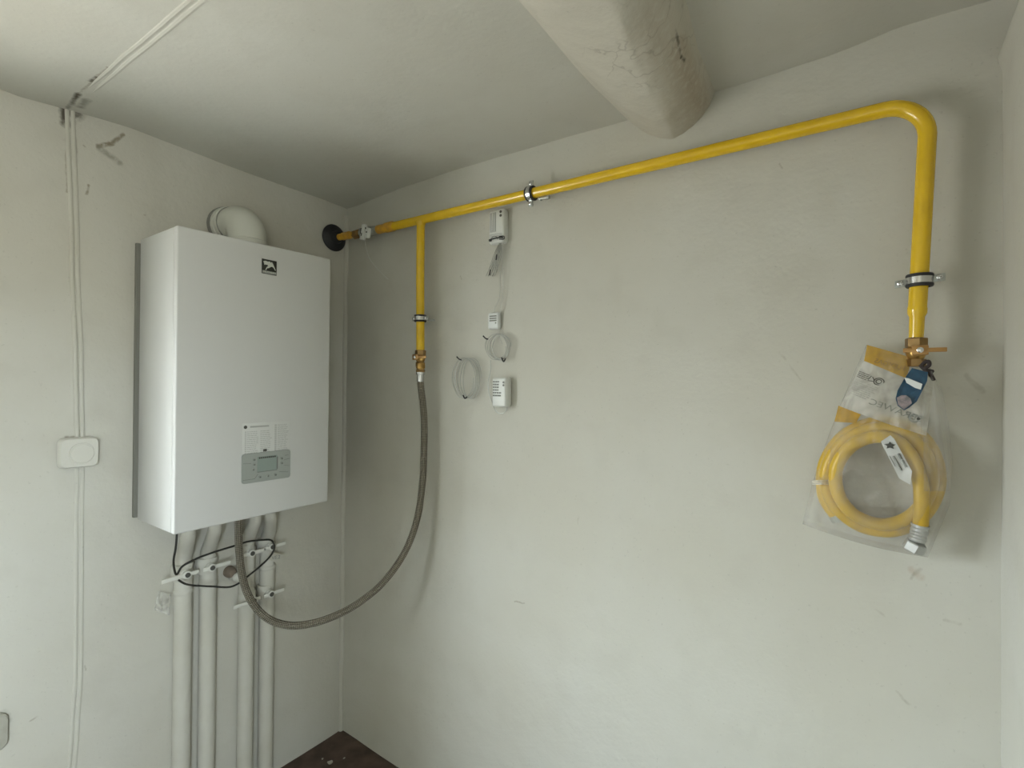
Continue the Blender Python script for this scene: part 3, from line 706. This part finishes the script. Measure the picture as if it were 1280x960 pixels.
for px, py, l0, l1, lab in ((235, 719, 0.062, 0.030, 'white plastic valve with black screw on the leftmost painted pipe'),
                            (266, 710, 0.024, 0.052, 'white plastic valve with black screw on the second painted pipe'),
                            (316, 692, 0.030, 0.044, 'upper white valve right beside the steel hose, third painted pipe'),
                            (341, 684, 0.028, 0.046, 'upper white valve on the rightmost painted pipe, cable looped round it'),
                            (318, 751, 0.060, 0.022, 'lower white valve on the third painted pipe, half behind the hose'),
                            (340, 743, 0.024, 0.044, 'lower white valve on the rightmost painted pipe')):
    y, z = vy(px, py); pvalve(y, z, l0, l1, 2.0, lab)

# grey brown plug with white collar in the wall
p = LW(290, 716, 0.02)
t = thing('wall_plug', (0, p.y, p.z), 'brown round plug in the wall between the second and third pipes', 'plug')
build('plug', MB().lathe((0, p.y, p.z), (1, 0, 0), [(0, 0.017), (0.012, 0.017), (0.020, 0.014), (0.024, 0.009)], 20), M_brown, t)
build('collar', MB().lathe((0, p.y + 0.012, p.z - 0.018), (1, 0.0, 0.1), [(0, 0.013), (0.03, 0.013), (0.034, 0.010)], 14), M_pprw, t)

# black control cable
cp_ = [Vector((0.115, -0.598, 0.910)), LW(220, 682, 0.11), LW(217, 700, 0.095), LW(218, 712, 0.085), LW(221, 718, 0.080), LW(228, 708, 0.082), LW(244, 699, 0.085), LW(265, 691, 0.088), LW(294, 682, 0.085), LW(310, 677, 0.078), LW(328, 675, 0.076), LW(338, 675, 0.076), LW(342, 679, 0.076), LW(343, 685, 0.078), LW(338, 695, 0.080), LW(325, 708, 0.082), LW(309, 721, 0.085), LW(297, 730, 0.088), LW(285, 734, 0.090), LW(265, 733, 0.085), LW(245, 732, 0.080), LW(232, 730, 0.077), LW(223, 725, 0.075)]
o = build('black_cable', MB().tube(smooth(cp_, 8), 0.0028, 8), M_bcab, base=(0.115, -0.598, 0.91))
tag(o, 'thin black cable looping from the boiler round the white valves', 'cable')

# crumpled clear film and torn tag left of the first valve
def crumple(q, o, seed, amp=0.008):
    A_, B_, C_, D_ = q
    def f(u, v):
        p = LW(lerp(lerp(A_[0], B_[0], u), lerp(D_[0], C_[0], u), v), lerp(lerp(A_[1], B_[1], u), lerp(D_[1], C_[1], u), v), o)
        p.x += noise.noise(Vector((u * 4, v * 4, seed))) * amp + amp; return p
    return f
o = build('crumpled_film', MB().grid(crumple([(196, 738), (212, 742), (210, 768), (192, 762)], 0.006, 3), 10, 10), M_sach, base=LW(203, 750, 0))
tag(o, 'small crumpled clear film on the wall below the leftmost valve', 'film')
t = thing('paper_note', LW(346, 698, 0.039), 'tiny pale note with dark handwriting stuck on the rightmost pipe', 'note')
build('slip', MB().prism([LW(337, 689, 0.0385), LW(355, 694, 0.0385), LW(352, 706, 0.0385), LW(335, 699, 0.0385)], (0.001, 0, 0)), M_cond, t)
text('handwriting', 'VE.2', 0.016, LW(345, 697, 0.0405), (0, 1, -0.12), EZ, M_ink, t)

# ------------------------------------------------------------------ cables painted over, socket
def ridge(name, pts, r, nrm, label, mat_=None, gap=0.0055, sink=-0.0028):
    n = Vector(nrm); P = smooth(pts, 6)
    t = thing(name, P[0], label, 'cable')
    for s in (-1, 1):
        q = []
        for i, p in enumerate(P):
            d = (P[min(i + 1, len(P) - 1)] - P[max(i - 1, 0)]).normalized(); sd = d.cross(n).normalized()
            q.append(p + sd * gap * s + n * sink + sd * noise.noise(p * 12) * 0.0015)
        build('strand', MB().tube(q, r, 10), mat_ or M_cond, t)
    return t
ridge('wall_cable', [LW(87, 132), LW(89, 180), LW(93, 300), LW(97, 430), LW(100, 548)], 0.0052, (1, 0, 0), 'painted-over cable from the ceiling down to the white socket')
ridge('wall_cable', [LW(100, 582), LW(99, 640), LW(99, 740), LW(97, 850), LW(93, 920), LW(89, 985)], 0.0046, (1, 0, 0), 'painted-over cable running down the wall below the white socket')
ridge('ceiling_cable', [CE(87, 134), CE(120, 107), CE(170, 65), CE(245, 2), CE(300, -45)], 0.0062, (0, 0, -1), 'painted-over cable along the ceiling from the top left corner', gap=0.0062, sink=-0.0052)
p = LW(98.5, 565.5, 0.01)
so = thing('wall_socket', (0, p.y, p.z), 'square white painted socket with round recess on the left wall', 'socket')
def plate(c, wy, hz, r, x0, x1):
    pts = []
    for (sy, sz, a0) in ((1, 1, 0), (-1, 1, 90), (-1, -1, 180), (1, -1, 270)):
        for k in range(5):
            a = radians(a0 + 22.5 * k); pts.append((sy * (wy / 2 - r) + r * cos(a), sz * (hz / 2 - r) + r * sin(a)))
    n = len(pts); vs = []
    for (x, s) in ((x0, 1.0), (x0 + (x1 - x0) * 0.7, 0.985), (x1, 0.90)):
        vs += [(x, c.y + a * s, c.z + b * s) for a, b in pts]
    fs = [(j * n + i, j * n + (i + 1) % n, (j + 1) * n + (i + 1) % n, (j + 1) * n + i) for j in (0, 1) for i in range(n)] + [tuple(range(2 * n, 3 * n)), tuple(reversed(range(n)))]
    return MB().add(vs, fs)
build('plate', plate(p, 0.078, 0.074, 0.012, 0, 0.020), M_sock, so)
build('recess_ring', MB().lathe((0.019, p.y + 0.004, p.z - 0.002), (1, 0, 0), [(0, 0.0265), (0.0028, 0.0255), (0.0028, 0.0243), (0.0002, 0.0236), (0.0002, 0.004)], 28, cap=False), M_sock, so)
build('center', MB().lathe((0.019, p.y + 0.004, p.z - 0.002), (1, 0, 0), [(0, 0.0225), (0.0018, 0.0215), (0.0025, 0.012), (0.0026, 0.0001)], 28), M_sock, so)
q = LW(2, 913, 0.0)
t = build('cable_cover', plate(Vector((0, q.y - 0.012, q.z)), 0.045, 0.085, 0.018, 0, 0.009), M_cover, base=(0, q.y, q.z))
for v in t.data.vertices: pass
tag(t, 'rounded painted cover plate at the lower left edge', 'cover')

# ------------------------------------------------------------------ thermostat heads and wires on the back wall
def device(c0, c1, dep, label, name, printed, top):
    """c0, c1: front face top left and bottom right in pixels"""
    a = BW(*c0, dep); b = BW(*c1, dep); w_ = b.x - a.x; h_ = a.z - b.z
    t = thing(name, ((a.x + b.x) / 2, 0, b.z), label, 'thermostat')
    cx_, cz_ = (a.x + b.x) / 2, (a.z + b.z) / 2
    build('housing', MB().box((cx_, -dep / 2, cz_), (w_, dep, h_), None, 0.006, 3), M_plas, t)
    Yf = -dep - 0.0004
    if top:
        pn = build('window_panel', MB().box((cx_ - w_ * 0.20, Yf, cz_ + h_ * 0.13), (w_ * 0.40, 0.002, h_ * 0.58), None, 0.0008), M_pgrey, t)
        build('window_rib', MB().box((cx_ - w_ * 0.22, Yf - 0.001, cz_ + h_ * 0.13), (w_ * 0.04, 0.002, h_ * 0.54)), M_plas, pn)
        gr = MB()
        for k in range(3): gr.box((cx_, Yf - 0.0002, cz_ - h_ * (0.24 + 0.05 * k)), (w_ * 0.8, 0.0012, 0.0012))
        build('groove', gr, M_pgrey, t)
        lt = MB().tube(arc((cx_ - w_ * 0.1, Yf - 0.0008, cz_ - h_ * 0.43), (1, 0, 0), (0, 0, 1), w_ * 0.25, 0.2, pi - 0.2, 8), 0.0010, 5)
        build('dial_arc', lt, M_ink, t)
        for k in (0, 1): build('indicator', MB().lathe((cx_ + w_ * 0.32, Yf, cz_ + h_ * (0.40 - 0.11 * k)), (0, -1, 0), [(0, 0.0040), (0.0012, 0.0040)], 10), M_inkd, t)
    else:
        pt = MB(); random.seed(2)
        for r in range(6):
            x = cx_ - w_ * 0.42; z = cz_ + h_ * (0.36 - 0.095 * r)
            for k in range(4 if r > 3 else 3):
                l = random.uniform(0.08, 0.15) * w_; pt.box((x + l / 2, Yf, z), (l, 0.0008, 0.0042)); x += l + 0.0015
        build('printed_text', pt, M_ink, t, kind='stuff')
        for k in (0, 1): build('indicator', MB().lathe((cx_ + w_ * 0.34, Yf, cz_ + h_ * (0.34 - 0.10 * k)), (0, -1, 0), [(0, 0.0030), (0.0012, 0.0030)], 10), M_ink, t)
    return t
td = device((611, 264), (629, 302), 0.026, 'white detector housing with grey window just below the yellow pipe', 'room_thermostat', True, True)
a = BW(613, 300, 0.03); b = BW(629, 300, 0.03)
bt = MB().tube(smooth([(a.x, -0.031, a.z - 0.001), (a.x + 0.012, -0.033, a.z + 0.001), (b.x - 0.006, -0.033, a.z + 0.001), (b.x, -0.031, a.z - 0.001)], 4), 0.0018, 6)
bt.lathe((a.x, -0.031, a.z - 0.001), (1, 0, 0), [(-0.003, 0.0035), (0.003, 0.0035)], 8)
bt.tube(smooth([(b.x - 0.012, -0.033, a.z + 0.004), (b.x + 0.003, -0.031, a.z + 0.003), (b.x + 0.003, -0.031, a.z - 0.005), (b.x - 0.012, -0.033, a.z - 0.003)], 4), 0.0014, 6)
build('black_tie', bt, M_rub, td)
device((615, 472), (632, 509), 0.030, 'white thermostat with printed text below the upper wire coil', 'wall_thermostat', True, False)
# small white sensor
a = BW(609.5, 391, 0.016); b = BW(622.5, 411, 0.016)
t = thing('wire_sensor', ((a.x + b.x) / 2, 0, b.z), 'small white rounded sensor with grey print above the wire coil', 'sensor')
cx_, cz_ = (a.x + b.x) / 2, (a.z + b.z) / 2; w_ = b.x - a.x; h_ = a.z - b.z
build('housing', MB().box((cx_, -0.008, cz_), (w_, 0.016, h_), None, 0.006, 3), M_cardw, t)
pt = MB()
for r in range(3): pt.box((cx_ + 0.001, -0.0163, cz_ + h_ * (0.27 - 0.13 * r)), (w_ * 0.66, 0.0008, 0.0040))
pt.box((cx_ + w_ * 0.28, -0.0163, cz_ - h_ * 0.14), (0.004, 0.0008, 0.004))
build('printed_text', pt, M_ink, t, kind='stuff')
def wire(name, pts, r, label, m_=None, n=6):
    P = smooth([BW(x, y, o_) for x, y, o_ in pts], n)
    o = build(name, MB().tube(P, r, 6), m_ or M_wire, base=P[0]); return tag(o, label, 'wire')
wire('hanging_wire', [(629, 303, .02), (628, 320, .02), (629, 345, .014), (628, 372, .010), (625, 395, .008), (624, 420, .01), (628, 430, .012)], 0.0011, 'thin pale wire from the upper detector down to the coil')
wire('probe_wire', [(624, 303, .02), (622, 318, .022), (619, 330, .022), (624, 338, .018), (625, 350, .012), (624, 372, .010), (619, 384, .010), (616, 392, .010)], 0.0011, 'thin pale wire ending in the small white sensor')
t = thing('folded_wire_bundle', BW(622, 330, 0.02), 'small bundle of folded thin wire hanging under the upper detector', 'wire')
random.seed(9)
for k in range(5):
    x0 = 626 - k * 1.6
    build('wire_loop', MB().tube(smooth([BW(626 - k * .5, 304, .018), BW(x0 - 2, 318, .024 + .002 * k), BW(x0 - 6 - k, 340 + 2 * (k % 2), .022), BW(x0 - 8 - k, 345, .018), BW(x0 - 5 - k, 338, .014), BW(x0 + 1, 318, .012), BW(627, 306, .012)], 5), 0.0010, 6), M_wireg, t)
for (x, y) in ((621, 321), (613, 340)):
    build('tie', MB().tube([BW(x, y - 3, .029), BW(x - 1, y + 4, .031)], 0.0016, 6), M_rub, t)
def coil(name, c, rx, ry, n, label, ties, r=0.0011, off=0.010, sh=(3, 1)):
    t = thing(name, BW(c[0], c[1], 0), label, 'wire coil')
    random.seed(int(c[0])); P = []
    for i in range(n * 24 + 1):
        a_ = 2 * pi * i / 24; k = i / 24
        P.append(BW(c[0] + sh[0] * k + (rx - 0.6 * k) * cos(a_) + 0.5 * sin(3 * a_ + k), c[1] + sh[1] * k * 0.3 + (ry - 1.2 * (k % 2)) * sin(a_), off + 0.0025 * k + 0.002 * sin(a_)))
    build('loops', MB().tube(P, r, 6), M_wireg, t)
    for (p0, p1, p2) in ties:
        build('twist_tie', MB().tube(smooth([BW(*p0, off + .014), BW(*p1, off + .016), BW(*p2, off + .014)], 4), 0.0021, 6), M_rub, t)
    return t
coil('wire_coil', (619, 433), 13.5, 17, 4, 'upper small coil of thin wire beneath the white sensor', [((604, 420), (607, 423), (610, 424)), ((627, 447), (629.5, 452), (632, 448))], sh=(2.2, 0.5))
coil('wire_coil', (578, 472), 14, 26, 5, 'larger oval coil of thin wire left of the lower thermostat', [((571, 446), (574, 449), (577, 450)), ((579, 494), (581, 498), (584, 496))], sh=(2.6, 0.5))
wire('linking_wire', [(613, 450, .01), (613, 464, .008), (610, 478, .008), (611, 490, .010), (615, 502, .014), (620, 514, .02), (627, 517, .02), (633, 513, .018), (634, 507, .014)], 0.0011, 'thin wire curling under the lower thermostat', M_wireg)

# ------------------------------------------------------------------ coiled yellow hose in a clear bag
hc = thing('coiled_gas_hose', BW(1103, 593, 0.03), 'coiled yellow gas hose packed inside the clear bag', 'hose')
key = [  # px, py, offset from the wall
    (1046, 646, .026), (1030, 620, .026), (1031, 580, .026), (1055, 545, .026), (1095, 528, .026), (1135, 534, .026), (1163, 560, .026), (1173, 598, .026), (1163, 632, .026), (1140, 655, .027), (1108, 664, .029), (1070, 655, .033),
    (1040, 627, .038), (1033, 590, .042), (1052, 555, .044), (1090, 536, .044), (1128, 540, .044), (1155, 566, .044), (1164, 600, .044), (1152, 632, .044), (1128, 651, .045), (1098, 655, .048), (1066, 642, .053),
    (1047, 615, .058), (1046, 583, .060), (1065, 557, .061), (1094, 546, .062), (1122, 552, .062), (1141, 574, .062), (1150, 602, .062), (1152, 630, .062), (1151, 650, .060), (1150, 658, .058)]
hk = [BW(*k) for k in key]
build('hose_tube', MB().tube(smooth(hk, 7), 0.0113, 14), M_hosey, hc)
e0, e1 = hk[-1], BW(1146, 678, 0.056); d_ = (e1 - e0).normalized()
build('ferrule', MB().lathe(e0 - d_ * 0.004, d_, [(0, 0.0132), (0.004, 0.0135), (0.006, 0.0120)] + [(0.008 + 0.0027 * i, 0.0118 + 0.0012 * (i % 2)) for i in range(8)] + [(0.030, 0.0115)], 18), M_zincl, hc)
build('hex_nut', MB().lathe(e0 + d_ * 0.029, (d_ + Vector((-0.25, 0, 0))).normalized(), [(0, 0.015), (0.002, 0.0165), (0.015, 0.0165), (0.017, 0.015)], 6, phase=0.4), M_zincl, hc, smooth=0)
s0 = hk[0]; d2 = (s0 - hk[1]).normalized()
build('end_nut', MB().lathe(s0 - d2 * 0.004, d2, [(0, 0.013), (0.012, 0.013)], 6), M_zinc, hc, smooth=0)

EL = [(431, 1083), (478, 1062), (520, 1045), (560, 1030), (605, 1014), (655, 1003), (668, 1030), (700, 1150)]
ER = [(440, 1150), (458, 1163), (490, 1178), (530, 1186), (575, 1191), (630, 1186), (660, 1175), (697, 1160)]
def offpix(px, py):
    u = (px - pl(EL, py)) / max(pl(ER, py) - pl(EL, py), 1); u = min(max(u, 0), 1)
    g = pl([(430, .020), (470, .034), (520, .052), (560, .058), (640, .058), (672, .040), (700, .015)], py)
    e = min(1.0, sin(pi * u) ** 0.6 * 1.35) if u > 0 and u < 1 else 0.0
    wk = noise.noise(Vector((px * 0.045, py * 0.03, 1))) * 0.006 + noise.noise(Vector((px * 0.15, py * 0.08, 4))) * 0.002
    return 0.024 + g * e + wk * (0.3 + e)
LE = [(1083, 431), (1062, 478), (1045, 520), (1030, 560), (1015, 605), (1003, 655)]
RE = [(1163, 460), (1178, 490), (1186, 530), (1191, 575), (1187, 632), (1160, 697)]
def edge(E_, v):
    k = v * 5; i = min(int(k), 4); t_ = k - i
    return (lerp(E_[i][0], E_[i + 1][0], t_), lerp(E_[i][1], E_[i + 1][1], t_))
def bagpx(u, v):
    l, r_ = edge(LE, v), edge(RE, v)
    sag = sin(pi * u)
    return (lerp(l[0], r_[0], u), lerp(l[1], r_[1], u) + sag * lerp(3, 5, v))
bg = thing('plastic_bag', BW(1160, 462, 0.03), 'clear printed plastic bag tied below the right brass valve', 'bag')
build('front_film', MB().grid(lambda u, v: BW(*bagpx(u, v), offpix(*bagpx(u, v))), 44, 56), M_film, bg)
build('back_film', MB().grid(lambda u, v: BW(*bagpx(u, v), 0.006 + (0.020 if u in (0, 1) or v in (0, 1) else 0) + 0.003 * noise.noise(Vector((u * 9, v * 9, 8)))), 30, 40), M_film, bg)
# prints on the front film (flat print, it follows the film)
def quadprint(name, q, m_, nu=16, nv=8, lift=0.0012, par=None, label=None):
    def f(u, v):
        x = lerp(lerp(q[0][0], q[1][0], u), lerp(q[3][0], q[2][0], u), v); y = lerp(lerp(q[0][1], q[1][1], u), lerp(q[3][1], q[2][1], u), v)
        return BW(x, y, offpix(x, y) + lift)
    return build(name, MB().grid(f, nu, nv), m_, par or bg, label=label)
quadprint('yellow_print', [(1084, 431), (1140, 447), (1133, 473), (1080, 451)], M_pry, label='yellow printed band at the bag top')
quadprint('yellow_print', [(1048, 507), (1076, 518), (1070, 529), (1043, 527)], M_pry, label='yellow printed band beside the hose')
quadprint('milky_print', [(1080, 451), (1133, 473), (1110, 530), (1050, 508)], M_prw, 20, 20)
quadprint('milky_print', [(1133, 473), (1166, 486), (1158, 545), (1110, 530)], M_prw, 16, 16)
pq = MB()
random.seed(12)
bx, by = Vector((0.93, 0.37)), Vector((-0.37, 0.93))
def onbag(x, y, l=0.0024): return BW(x, y, offpix(x, y) + l)
def stroke(mb_, p0, p1, wd):
    a_, b_ = onbag(*p0), onbag(*p1); mb_.tube([a_, (a_ + b_) / 2, b_], wd, 4)
for r in range(4):
    o_ = Vector((1074, 464)) + by * (r * 2.3); x = 0
    while x < 12:
        l = random.uniform(2, 5); stroke(pq, o_ + bx * x, o_ + bx * (x + l), 0.0006); x += l + 1
build('black_lettering', pq, M_inkd, bg, kind='stuff')
pq = MB()
for r in range(8):
    o_ = Vector((1069, 474)) + by * (r * 2.6); x = random.uniform(0, 2)
    while x < 28 - r * 0.8:
        l = random.uniform(2, 6); stroke(pq, o_ + bx * x, o_ + bx * (x + l), 0.0003); x += l + 1.4
build('small_print', pq, M_ink, bg, kind='stuff')
sym = MB()
c_ = onbag(1089, 474); tri = [c_ + Vector((0.0065 * cos(a_), 0, 0.0065 * sin(a_))) for a_ in (radians(80), radians(200), radians(320))]
for i in range(3): sym.tube([tri[i].lerp(tri[(i + 1) % 3], 0.08), tri[i].lerp(tri[(i + 1) % 3], 0.80)], 0.0007, 5)
sym.tube([onbag(1098.5, 477) + Vector((0.0075 * cos(a_), 0, 0.006 * sin(a_))) for a_ in [2 * pi * i / 20 for i in range(20)]], 0.0008, 5, closed=True)
sym.tube([onbag(1098.5, 477) + Vector((0.004 * cos(a_), 0, 0.0035 * sin(a_))) for a_ in [2 * pi * i / 14 for i in range(14)]], 0.0008, 5, closed=True)
build('recycling_symbol', sym, M_inkd, bg)
def drape(o, par, lift=0.0022):
    """lay flat lettering on the curved film"""
    W = org(par)
    for v in o.data.vertices:
        d = v.co + W - EYE; wv = d.dot(FW)
        px, py = 640 + F * d.dot(RT) / wv, 480 - F * d.dot(UP) / wv
        v.co = BW(px, py, offpix(px, py) + lift) - W
drape(text('yellow_band_lettering', 'FLEXGAS', 0.0115, BW(1112, 456, .06), Vector((1, 0, -0.37)), EZ, mat('print_ochre', (0.30, 0.17, 0.03), 0.6), bg, mirror=True), bg)
drape(text('mirrored_lettering', 'SERAWEC', 0.0150, BW(1119, 513, .07), Vector((1, 0, -0.40)), EZ, M_ink, bg, mirror=True, sx=1.2), bg)
lg = MB().lathe(onbag(1143, 523), (0, -1, 0), [(0, 0.0075), (0.0004, 0.0075), (0.0004, 0.005)], 18, cap=False)
build('round_emblem', lg, M_ink, bg)
build('emblem_dot', MB().lathe(onbag(1148, 523.5, .003), (0, -1, 0), [(0, 0.0024), (0.0004, 0.0024)], 10), M_inkd, bg)
# string tie and gathered tail of the bag at the valve
st = thing('black_string', BW(1158, 458, 0.08), 'black string knotted round the bag neck under the brass valve', 'string')
build('knot', MB().tube(smooth([BW(*k) for k in ((1150, 459, .080), (1156, 453, .082), (1161, 452, .084), (1161, 457, .086), (1155, 460, .086), (1151, 457, .086), (1156, 462, .084), (1161, 464, .080), (1164, 469, .078), (1167, 475, .074))], 5), 0.0030, 8), M_string, st)
build('loose_end', MB().tube(smooth([BW(*k) for k in ((1158, 462, .080), (1162, 463, .078), (1166, 464, .074), (1162, 468, .078), (1165, 472, .076))], 5), 0.0022, 8), M_string, st)
def tail(u, v):
    x = lerp(1153, 1166, u) + v * lerp(2, 22, u); y = 464 + v * 150
    return BW(x, y, 0.078 - 0.03 * v * u + 0.010 * sin(u * 9 + v * 2) * (0.4 + v))
build('gathered_fold', MB().grid(tail, 16, 24), M_film, bg)

# blue card in the bag
cdx = thing('blue_card', BW(1140, 485, 0.080), 'blue and white product card hanging at the bag top', 'card')
def cpt(x, y, o_=0.082): return BW(x, y, o_ + 0.010 * sin((y - 460) / 55 * 2))
build('card', MB().prism([cpt(1140, 460), cpt(1160, 465), cpt(1159, 476), cpt(1146, 502), cpt(1136, 510), cpt(1130, 513), cpt(1122, 507), cpt(1119.5, 498), cpt(1122, 488), cpt(1130, 474)], (0, 0.0012, 0)), M_blue, cdx, smooth=0)
build('white_band', MB().prism([cpt(1130.5, 472, .085), cpt(1136, 473, .085), cpt(1153, 480, .085), cpt(1151, 487, .085), cpt(1144, 485, .085), cpt(1133, 478.5, .085)], (0, 0.0008, 0)), M_cardw, cdx, smooth=0)
build('grey_picture', MB().prism([cpt(1121, 497, .085), cpt(1127, 494, .085), cpt(1133, 494, .085), cpt(1138, 498, .085), cpt(1140, 504, .085), cpt(1130, 512, .085), cpt(1122.5, 506, .085)], (0, 0.0008, 0)), M_cardg, cdx, smooth=0)

# white hang label inside the coil
lb = thing('hose_label', BW(1118, 565, 0.078), 'white paper label with a small dark emblem inside the hose coil', 'label')
def lp(x, y, o_=0.079): return BW(x, y, o_)
build('paper', MB().prism([lp(1101, 552), lp(1113, 544), lp(1118, 549), lp(1140, 589), lp(1138, 606), lp(1124, 598)], (0, 0.0008, 0)), M_stick, lb, smooth=0)
c_ = lp(1112.5, 557, 0.081); star = []
for i in range(10):
    a_ = radians(36 * i + 20); r_ = 0.0085 if i % 2 == 0 else 0.0042
    star.append(c_ + Vector((r_ * cos(a_), 0, r_ * 0.8 * sin(a_))))
build('emblem', MB().prism(star, (0, 0.0008, 0)), M_inkd, lb, smooth=0)
pt = MB()
for (p0, p1, wd) in (((1117, 570), (1127, 588), .0016), ((1123, 567), (1127, 574), .0019), ((1128, 575), (1133, 584), .0017), ((1112, 570), (1119, 583), .0007)):
    pt.tube([lp(*p0, .0805), lp(*p1, .0805)], wd, 4)
build('printed_line', pt, M_ink, lb)
# tape shining at the coil's left edge
def tp(u, v):
    a_ = lerp(-0.6, 2.4, v)
    return BW(lerp(1015, 1037, u), 603 + 6 * (v - 0.5), 0.050 + 0.018 * sin(u * pi)) + Vector((0, 0.002 * sin(v * 9), 0))
o = build('tape_piece', MB().grid(tp, 8, 6), film('shiny_tape', (0.95, 0.93, 0.86), 0.75, 2.0, 0.1), base=BW(1026, 603, 0.05))
tag(o, 'shiny clear tape strip at the left edge of the hose coil', 'tape')

# plaster chips on the floor
def FL(px, py): d = ray(px, py); return EYE + d * (-CZ / d.z)
random.seed(5)
for (px, py, s, lab) in ((412, 955, 0.009, 'largest pale plaster chip on the dark floor'), (403, 950, 0.004, 'small pale chip left of the largest chip on the floor'), (430, 949, 0.0035, 'tiny pale chip right of the largest chip on the floor')):
    c_ = FL(px, py); mb = MB()
    pts = [(c_.x + s * random.uniform(.6, 1.1) * cos(a_), c_.y + s * random.uniform(.5, 1.2) * sin(a_), 0.003) for a_ in [2 * pi * i / 7 for i in range(7)]]
    mb.prism(pts, (0.001, 0, s * 0.5))
    o = build('plaster_chip', mb, M_chip, smooth=0, base=(c_.x, c_.y, 0.003)); tag(o, lab, 'debris')
